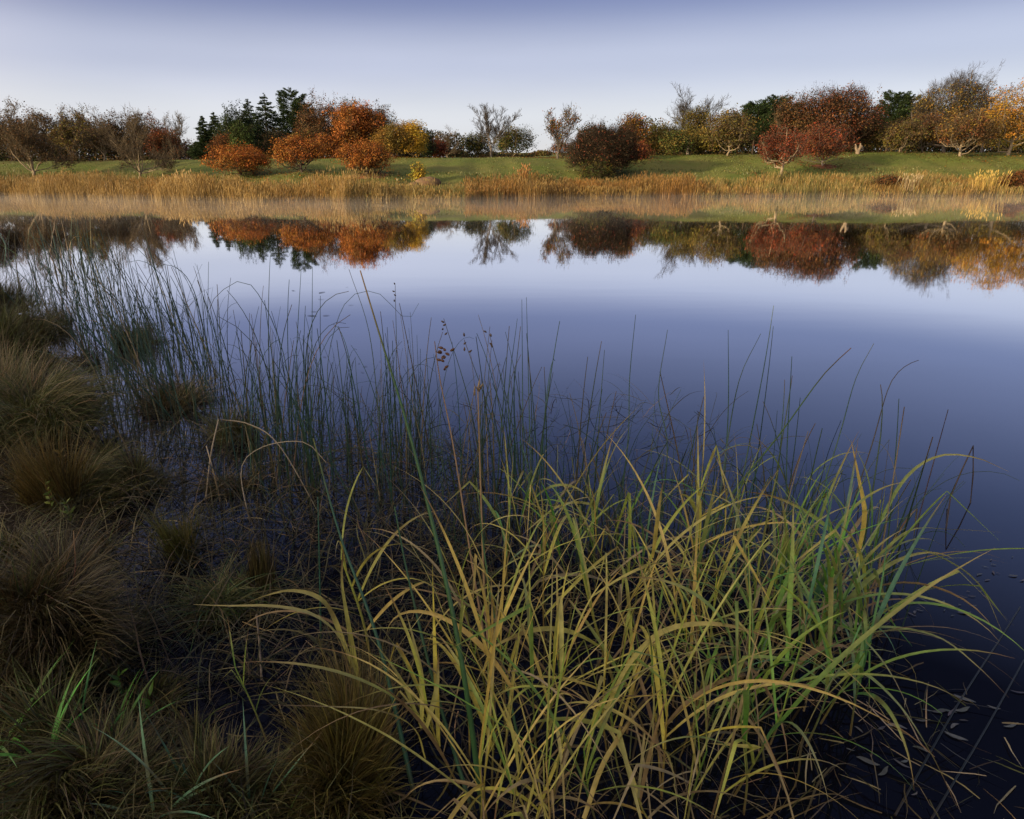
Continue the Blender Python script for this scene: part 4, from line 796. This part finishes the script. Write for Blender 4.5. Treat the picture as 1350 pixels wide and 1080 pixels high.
# ------------------------------------------------------------------ reed grass plants
def leaf_mesh(P, w, c0, c1, fold=.35):
    S = P.shape[1]; t = np.linspace(0, 1, S)[None, :, None]
    col = np.array(c0) * (1 - t ** 1.5) + np.array(c1) * t ** 1.5
    col = col * (1 + rng.normal(0, .09, (1, S, 1)))
    br = np.clip((np.linspace(0, 1, S) - rng.uniform(.6, 1.1)) * 5, 0, 1)[None, :, None]; col = col * (1 - br) + np.array([.26, .17, .08]) * br
    if rng.random() < .35:
        k0 = int(rng.integers(2, S - 2)); col[0, k0:k0 + 2] = col[0, k0:k0 + 2] * .45 + np.array([.16, .09, .04]) * .55
    tw = (rng.normal(0, .3) + rng.normal(0, .9) * np.linspace(0, 1, S) ** 1.5)[None]
    return ribbons(P, w * taper(S, .3, .04)[None], np.clip(col, .003, .9), fold, tw)
def shoot(px, py, h, label, pal, tip, nleaf=8, L=.60, w=.0056, group=None, rootoff=None, az0=None, name='reed_grass', upright=1.0, stemr=.0032, spread=.0):
    T = at_h(px, py, h); off = rootoff if rootoff is not None else rng.normal(0, .05, 2)
    r0 = np.array([T[0] + off[0], T[1] + off[1], -.02])
    root = empty(name, r0); tag(root, label, 'reed grass', group); T = T - r0
    c = pick(pal, 1, .08)[0]; mid = T * .5 + rng.normal(0, .01, 3)
    P = smooth_path([np.zeros(3), mid, T], 10); sc_ = np.linspace(0, 1, 10)[:, None]
    A = Acc(); A.add(*tubes(P[None], np.linspace(stemr, stemr * .55, 10)[None], 6, (np.array([.20, .13, .06]) * (1 - sc_) + c * sc_)[None])); A.build('stem', M_BLADE, root)
    a0 = rng.uniform(0, 6.28) if az0 is None else az0
    for i in range(nleaf):
        f = .35 + .65 * (i + 1) / nleaf; q = P[min(9, int(f * 9))]
        az = a0 + i * (math.pi + rng.normal(0, .35)) + rng.normal(0, .35)
        top = i >= nleaf - 2
        ln = L * rng.uniform(.65, 1.2) * (1 if not top else .85)
        lean = rng.uniform(.08, .4) if top else rng.uniform(.3, .95); bend = (rng.uniform(.4, 1.7) if top else rng.uniform(1.2, 2.5)) / upright
        if rng.random() < .2: bend *= .4
        Pl = curve_path(q[None], np.array([az]), np.array([ln]), np.array([lean]), np.array([bend]), 16, 1.5, .012)
        if rng.random() < .22:      # leaf broken over
            kx = int(rng.integers(6, 12)); dd_ = Pl[0, kx + 1:] - Pl[0, kx]; m_ = np.linalg.norm(dd_, axis=1); dr = nrm(np.array([math.cos(az) * .5 + rng.normal(0, .4), math.sin(az) * .5 + rng.normal(0, .4), rng.uniform(-1.6, -.2)])); Pl[0, kx + 1:] = Pl[0, kx] + dr * m_[:, None]
        cc = pick(pal, 1, .12)[0]; tp = np.array(tip) if rng.random() < .6 else cc
        if i < 2 and rng.random() < .5: cc = np.array(TANB[int(rng.integers(3))]); tp = cc * .9
        B = Acc(); B.add(*leaf_mesh(Pl, w * rng.choice([.4, .5, .65, .8, 1.0, 1.25]), cc, tp)); B.build('leaf', M_BLADE, root)
    return root
YT = (.52, .42, .17); YP = [(.58, .53, .10), (.64, .58, .16), (.44, .48, .09), (.60, .48, .11)]; YG = [(.26, .38, .07), (.20, .34, .07), (.40, .45, .09)]; GP = [(.13, .33, .05), (.18, .40, .06), (.10, .28, .08)]; GB = [(.10, .24, .14), (.15, .29, .17)]
HERO = [
 (450, 735, .42, YP, 'leftmost tall yellow shoot with two blades arching far left', dict(rootoff=(.10, -.10), az0=math.pi * .95, nleaf=8, L=.5, stemr=.0055)),
 (562, 930, .30, YP, 'yellow fan-shaped shoot at the bottom left of the clump', dict(nleaf=9, L=.48, upright=1.8)),
 (632, 1000, .28, YP, 'low yellow shoot at the bottom right of the fan', dict(nleaf=6, upright=1.4)),
 (310, 880, .18, YG, 'small solitary yellow-green shoot in the dark channel', dict(nleaf=4, L=.26, upright=3, rootoff=(.12, -.12), w=.005)),
 (652, 800, .42, YP, 'yellow shoot right of the thick green rush', {}),
 (700, 860, .38, YG, 'yellow-green shoot at the clump centre left', {}),
 (765, 745, .45, YG + YP, 'broad bright green-yellow shoot leaning left at the centre', dict(nleaf=8, w=.008, stemr=.006, rootoff=(.15, -.12))),
 (800, 860, .36, YP, 'yellow shoot below the broad green one', {}),
 (720, 700, .5, YP, 'yellow shoot with blades above the thick tan stalk', {}),
 (860, 735, .45, YP, 'twisted yellow shoot near the centre right', dict(upright=1.5)),
 (925, 640, .55, YP, 'tallest golden shoot rising behind the centre', dict(upright=2.4, nleaf=9, L=.5)),
 (945, 760, .45, YP, 'golden shoot below the tallest one', {}),
 (880, 930, .32, YP, 'golden shoot low in the centre with drooping blades', {}),
 (770, 990, .28, YG, 'green-yellow shoot at the bottom centre', dict(upright=1.8)),
 (1000, 740, .45, YG, 'yellow-green shoot beside the green right half', {}),
 (1150, 730, .28, YG + GP, 'outermost green shoot with blades sweeping right over water', dict(az0=0.0, L=.62, nleaf=8, w=.006)),
 (1140, 800, .28, YG, 'right green shoot with long blades drooping into open water', dict(az0=-.3, L=.75, nleaf=7)),
 (1100, 880, .28, YG + GP, 'lower right shoot with one long yellow blade hanging right', dict(az0=-.5, L=.72, nleaf=6)),
]
def extra_leaf(root, pts, w, c0, c1):
    P = smooth_path(np.array([at_d(a, b, D) for a, b, D in pts]), 18)[None] - np.array(root.location)
    B = Acc(); B.add(*leaf_mesh(P, w, c0, c1)); B.build('leaf', M_BLADE, root)
SH = {}
for px, py, h, pal, lab, kw in HERO: SH[lab.split(' with')[0]] = shoot(px, py, h, lab, pal, YT, **kw)
TB = (.50, .42, .17)
r_ = SH['leftmost tall yellow shoot']
extra_leaf(r_, [(485, 940, 1.55), (458, 860, 1.55), (420, 815, 1.52), (365, 800, 1.48), (300, 799, 1.44), (255, 797, 1.42)], .0085, (.52, .48, .12), TB)
extra_leaf(r_, [(465, 880, 1.6), (440, 815, 1.62), (420, 788, 1.6), (385, 778, 1.56), (350, 785, 1.54), (318, 798, 1.52)], .0075, (.50, .46, .12), TB)
extra_leaf(r_, [(478, 930, 1.6), (458, 820, 1.68), (450, 760, 1.72), (456, 700, 1.76)], .0085, (.52, .50, .10), (.56, .50, .16))
r_ = SH['yellow fan-shaped shoot at the bottom left of the clump']
extra_leaf(r_, [(560, 1000, 1.35), (545, 960, 1.33), (500, 938, 1.28), (430, 932, 1.22), (355, 930, 1.18)], .006, (.50, .46, .12), TB)
extra_leaf(r_, [(556, 960, 1.38), (530, 900, 1.42), (495, 850, 1.45), (462, 812, 1.47)], .0062, (.50, .48, .12), TB)
extra_leaf(r_, [(556, 960, 1.38), (556, 900, 1.42), (546, 850, 1.45), (532, 795, 1.48)], .007, (.52, .50, .12), TB)
extra_leaf(r_, [(562, 960, 1.38), (575, 910, 1.42), (578, 855, 1.45)], .007, (.52, .50, .12), TB)
r_ = SH['golden shoot low in the centre']
extra_leaf(r_, [(790, 960, 1.4), (825, 885, 1.5), (870, 835, 1.55), (930, 822, 1.55), (990, 832, 1.52), (1045, 858, 1.48)], .0085, (.48, .44, .11), TB)
extra_leaf(r_, [(770, 1080, 1.2), (800, 1000, 1.28), (860, 920, 1.36), (930, 872, 1.42), (975, 855, 1.44)], .0085, (.52, .42, .14), TB)
r_ = SH['lower right shoot']
extra_leaf(r_, [(1085, 900, 1.62), (1130, 885, 1.6), (1180, 925, 1.52), (1225, 990, 1.42), (1262, 1065, 1.32)], .0085, (.28, .40, .12), (.46, .38, .13))
extra_leaf(r_, [(1120, 830, 1.75), (1180, 828, 1.78), (1240, 842, 1.74), (1290, 880, 1.66), (1330, 920, 1.58)], .0065, (.26, .38, .12), (.46, .38, .13))
r_ = SH['outermost green shoot']
extra_leaf(r_, [(1145, 720, 2.1), (1190, 635, 2.3), (1235, 602, 2.35), (1285, 603, 2.33), (1330, 622, 2.28)], .006, (.24, .38, .10), TB)
extra_leaf(r_, [(1150, 740, 2.1), (1200, 700, 2.2), (1250, 698, 2.2), (1320, 702, 2.15)], .006, (.30, .38, .10), TB)
extra_leaf(r_, [(1150, 760, 2.0), (1195, 725, 2.05), (1240, 735, 2.02), (1290, 770, 1.95), (1322, 835, 1.85)], .0055, (.20, .34, .12), TB)
extra_leaf(r_, [(1130, 740, 2.1), (1140, 680, 2.25), (1132, 630, 2.35), (1122, 580, 2.42)], .0085, (.56, .46, .08), (.50, .36, .08))
def zone(n, x0, x1, y0, y1, h, pal, lab, grp, **kw):
    for _ in range(n):
        shoot(rng.uniform(x0, x1), rng.uniform(y0, y1), rng.uniform(*h), lab, pal, YT, group=grp, nleaf=int(rng.integers(5, 8)), **kw)
zone(11, 600, 770, 740, 1020, (.2, .42), YP + YG[:1], 'yellow reed grass shoot in the left half of the clump', 'reed grass shoots of the left half')
zone(13, 770, 960, 700, 1000, (.2, .45), YP + YG, 'golden reed grass shoot in the middle of the clump', 'reed grass shoots of the middle')
zone(12, 950, 1080, 700, 940, (.2, .42), YG + GP, 'yellow-green reed grass shoot right of the middle', 'reed grass shoots right of the middle')
zone(22, 1000, 1155, 690, 880, (.2, .38), GP + GP + GB + YG[1:2], 'green reed grass shoot at the right side of the clump', 'reed grass shoots of the right side', w=.0062, L=.5)
zone(18, 660, 1060, 640, 720, (.2, .36), GP + GB + YG, 'bluish green reed grass shoot at the back of the clump', 'reed grass shoots of the back', w=.005, L=.45)
zone(6, 640, 980, 990, 1090, (.12, .25), YP + TANB, 'short tan and yellow shoot along the bottom edge', 'reed grass shoots of the bottom edge', L=.4)
# green grass sprouts lower left
for px, py, lab in [(150, 955, 'bright green grass sprout near the lower left corner'), (60, 1010, 'broad-bladed green grass at the left edge, bottom'), (10, 985, 'green grass blades cut by the left edge'), (115, 975, 'green grass sprout beside the bright one'), (240, 1045, 'blue-green grass sprout on the dark mud'), (330, 1040, 'blue-green grass sprout right of another on the mud'), (200, 1075, 'low blue-green sprout at the bottom edge')]:
    g = at_h(px, py, .1); rt = empty('grass_sprout', (g[0], g[1], z_at(g[0], g[1]))); tag(rt, lab, 'grass')
    for i in range(8):
        cc = pick(GB if 'blue' in lab else [(.14, .40, .08), (.18, .45, .09), (.13, .34, .10)], 1, .12)[0]
        Pl = curve_path(rng.normal(0, .015, (1, 3)) * np.array([1, 1, 0]), np.array([rng.uniform(0, 6.28)]), np.array([rng.uniform(.16, .34)]), np.array([rng.uniform(.3, 1.0)]), np.array([rng.uniform(0, .8)]), 10, 1.3)
        B = Acc(); B.add(*leaf_mesh(Pl, rng.uniform(.003, .006), cc, cc * 1.1)); B.build('leaf', M_BLADE, rt)
# small leafy plants
def herb(px, py, h, label, colr, n=14):
    g = at_h(px, py, 0.03); z = z_at(g[0], g[1]); rt = empty('leafy_plant', (g[0], g[1], max(z, 0))); tag(rt, label, 'plant')
    P = smooth_path([(0, 0, 0), (.01, .0, h * .5), (.0, .01, h)], 8); A = Acc(); A.add(*tubes(P[None], np.linspace(.002, .001, 8)[None], 5, np.full((1, 8, 3), (.12, .08, .03)))); A.build('stem', M_STEM, rt)
    B = Acc(); q = P[rng.integers(2, 8, n)]; az = rng.uniform(0, 6.28, n)
    Pl = curve_path(q, az, rng.uniform(.025, .05, n), rng.uniform(.5, 1.2, n), rng.uniform(0, .8, n), 6)
    sw = np.array([.2, .8, 1, .8, .45, .05]); B.add(*ribbons(Pl, .007 * sw[None] * np.ones((n, 1)), np.broadcast_to(pick([colr], n, .15)[:, None], (n, 6, 3)), .25)); B.build('leaves', M_BLADE, rt)
herb(70, 690, .16, 'small leafy yellow-green herb on the left bank', (.16, .22, .04)); herb(95, 705, .12, 'smaller leafy herb right of the other herb', (.14, .2, .04)); herb(88, 640, .2, 'thin yellowing herb in front of the brown-gold tussock', (.25, .18, .04), 18)
herb(196, 935, .10, 'little bright green seedling at the edge of black water', (.16, .34, .05), 9); herb(160, 920, .09, 'little green seedling left of the brightest one', (.12, .25, .05), 9)
# ------------------------------------------------------------------ floating leaves and weed
def floater(px, py, L, az, colr, label, grp):
    g = at_h(px, py, 0); S = 8; s = np.linspace(-.5, .5, S); P = np.stack([s * L, .1 * L * np.sin(s * 4 + rng.uniform(0, 6)), 0 * s + .003], 1)
    ca, sa = math.cos(az), math.sin(az); P[:, :2] = P[:, :2] @ np.array([[ca, sa], [-sa, ca]])
    sw = np.array([.15, .6, .9, 1, 1, .8, .5, .1]) * L * rng.uniform(.07, .15)
    A = Acc(); A.add(*ribbons(P[None], sw[None], np.broadcast_to(pick([colr], 1)[:, None], (1, S, 3)), .12, np.zeros((1, S))))
    o = A.build('floating_leaf', M_BLADE); o.location = (g[0], g[1], .001); tag(o, label, 'leaf', grp)
for cxp, cyp, sx_, sy_, n, Ls, lab, grp in [
    (1310, 760, 45, 25, 16, .035, 'tiny pale scrap floating by the right edge', 'scraps by the right edge'), (1240, 800, 60, 18, 18, .04, 'small grey leaf floating right of the green reed grass', 'leaves right of the reed grass'),
    (1270, 935, 55, 25, 13, .06, 'grey weed leaf floating in the lower right', 'weed leaves in the lower right'), (1160, 990, 60, 40, 10, .06, 'dull leaf floating beside the clump foot at right', 'leaves beside the clump foot'),
    (570, 590, 30, 12, 12, .06, 'pale lobed leaf floating behind the tallest rush', 'leaves behind the tallest rush'), (470, 480, 35, 10, 7, .06, 'dark sliver floating in the middle bed', 'slivers in the middle bed'),
    (430, 400, 40, 15, 8, .12, 'dark thin stick floating beyond the middle bed', 'sticks beyond the middle bed'), (745, 520, 25, 8, 5, .04, 'tiny pale scrap on open water behind the centre', 'scraps behind the centre')]:
    for _ in range(n):
        cc = (.13, .14, .15) if 'dark' not in lab else (.03, .03, .03)
        floater(cxp + rng.normal(0, sx_ * .7), cyp + rng.normal(0, sy_ * .7), Ls * rng.uniform(.35, 1.1), rng.normal(0, .5), cc, lab, grp)
# dark submerged rushes crossing at the lower right
for pts, lab in [([(1180, 1075), (1262, 930), (1320, 840), (1345, 800)], 'long dark sunken stem slanting in the lower right'), ([(1225, 1085), (1300, 960), (1350, 870)], 'second dark sunken stem nearer the corner')]:
    P = np.array([at_h(a, b, .004) for a, b in pts]); stem_obj('sunken_stem', smooth_path(P, 14), .003, .002, (.012, .018, .018), (.012, .018, .018), lab, 'stem')

# ------------------------------------------------------------------ morning mist on the far water
def mist():
    bm_v = [(x, y, z) for z in (.012, .34) for (x, y) in ((-60, 15), (60, 15), (60, 42.6), (-60, 42.6))]
    F = [(3, 2, 1, 0), (4, 5, 6, 7), (0, 1, 5, 4), (1, 2, 6, 5), (2, 3, 7, 6), (3, 0, 4, 7)]
    m, nt, out = nodes('mist'); N = nt.nodes.new; L = nt.links.new
    v = N('ShaderNodeVolumePrincipled'); v.inputs['Color'].default_value = (1, .97, .92, 1); v.inputs['Anisotropy'].default_value = .2
    g = N('ShaderNodeNewGeometry'); mp = N('ShaderNodeMapping'); mp.inputs['Scale'].default_value = (.16, .30, 1.6); L(g.outputs['Position'], mp.inputs[0])
    n = noise(nt, mp.outputs[0], 1.0, 3, .55)
    mr = N('ShaderNodeMapRange'); mr.inputs[1].default_value = .36; mr.inputs[2].default_value = .66; mr.inputs[3].default_value = .12; L(n, mr.inputs[0])
    s = N('ShaderNodeSeparateXYZ'); L(g.outputs['Position'], s.inputs[0])
    hz = N('ShaderNodeMapRange'); hz.inputs[1].default_value = .34; hz.inputs[2].default_value = .0; L(s.outputs[2], hz.inputs[0])
    dy = N('ShaderNodeMapRange'); dy.inputs[1].default_value = 15; dy.inputs[2].default_value = 28; L(s.outputs[1], dy.inputs[0])
    def mul(a, b):
        k = N('ShaderNodeMath'); k.operation = 'MULTIPLY'
        for i, q in ((0, a), (1, b)):
            if hasattr(q, 'links'): L(q, k.inputs[i])
            else: k.inputs[i].default_value = q
        return k.outputs[0]
    d = mul(mul(mul(mr.outputs[0], hz.outputs[0]), mul(dy.outputs[0], dy.outputs[0])), .042)
    L(d, v.inputs['Density']); L(v.outputs[0], out.inputs['Volume'])
    o = build('mist', bm_v, F, None, m, smooth=False); tag(o, 'thin morning mist hanging over the far water', 'mist', None, 'stuff')
mist()

# ------------------------------------------------------------------ sky and sun
SUN_EL, SUN_AZ = math.radians(13), math.radians(212)      # azimuth of the sun direction in the xy plane, from +x
w = bpy.data.worlds.new('World'); sc.world = w; w.use_nodes = True
nt = w.node_tree; bg = nt.nodes['Background']
sky = nt.nodes.new('ShaderNodeTexSky'); sky.sky_type = 'NISHITA'; sky.sun_disc = False
sky.sun_elevation = SUN_EL; sky.sun_rotation = math.pi / 2 - SUN_AZ
sky.air_density = 1.0; sky.dust_density = 1.0; sky.ozone_density = 4.0; sky.altitude = 100
N = nt.nodes.new; L = nt.links.new
tc = N('ShaderNodeTexCoord'); sep = N('ShaderNodeSeparateXYZ'); L(tc.outputs['Generated'], sep.inputs[0])
# pale lilac dawn air, thickest near the horizon, over the clear sky
air = colramp(nt, sep.outputs[2], [(0.0, (8.2, 8.0, 8.1)), (.06, (7.9, 7.9, 8.4)), (.13, (5.7, 5.9, 7.4)), (.21, (2.15, 2.4, 4.4)), (.40, (1.1, 1.35, 3.0)), (.75, (.75, .95, 2.1)), (1.0, (.65, .85, 1.9))])
for n_ in nt.nodes:
    if n_.type == 'VALTORGB': n_.color_ramp.interpolation = 'EASE'
dt = N('ShaderNodeVectorMath'); dt.operation = 'DOT_PRODUCT'; L(tc.outputs['Generated'], dt.inputs[0])
dt.inputs[1].default_value = (math.cos(SUN_AZ) * math.cos(SUN_EL), math.sin(SUN_AZ) * math.cos(SUN_EL), math.sin(SUN_EL))
pw = N('ShaderNodeMapRange'); pw.interpolation_type = 'SMOOTHSTEP'; pw.inputs[1].default_value = -.1; pw.inputs[2].default_value = 1.0; L(dt.outputs['Value'], pw.inputs[0])
vm = N('ShaderNodeMapping'); vm.inputs['Scale'].default_value = (1.2, 1.2, 7); L(tc.outputs['Generated'], vm.inputs[0])
vn = N('ShaderNodeMapRange'); vn.inputs[1].default_value = .3; vn.inputs[2].default_value = .7; vn.inputs[3].default_value = .95; vn.inputs[4].default_value = 1.06; L(noise(nt, vm.outputs[0], 1.6, 4, .5), vn.inputs[0])
sv = N('ShaderNodeVectorMath'); sv.operation = 'SCALE'; L(air, sv.inputs[0]); L(vn.outputs[0], sv.inputs['Scale']); air = sv.outputs[0]
glow = mixc(nt, pw.outputs[0], (0, 0, 0), (17, 13, 7.5))
ad = N('ShaderNodeVectorMath'); L(air, ad.inputs[0]); L(glow, ad.inputs[1])
L(mixc(nt, .78, sky.outputs[0], ad.outputs[0]), bg.inputs[0]); bg.inputs[1].default_value = .075
sl = bpy.data.lights.new('sun', 'SUN'); sl.energy = 4.3; sl.angle = math.radians(.6); sl.color = (1, .75, .43)
so = bpy.data.objects.new('sun', sl); C.objects.link(so)
from mathutils import Vector
dv = Vector((math.cos(SUN_AZ) * math.cos(SUN_EL), math.sin(SUN_AZ) * math.cos(SUN_EL), math.sin(SUN_EL)))
so.rotation_euler = dv.to_track_quat('Z', 'Y').to_euler()
vs = sc.view_settings; vs.view_transform = 'Standard'; vs.look = 'None'; vs.gamma = 1; vs.exposure = 0.55
sc.cycles.max_bounces = 8; sc.cycles.transparent_max_bounces = 8; sc.cycles.volume_bounces = 1; sc.cycles.diffuse_bounces = 3
sc.cycles.volume_step_rate = 3.0; sc.cycles.volume_max_steps = 64; sc.cycles.use_denoising = True
sc.cycles.sample_clamp_indirect = 4
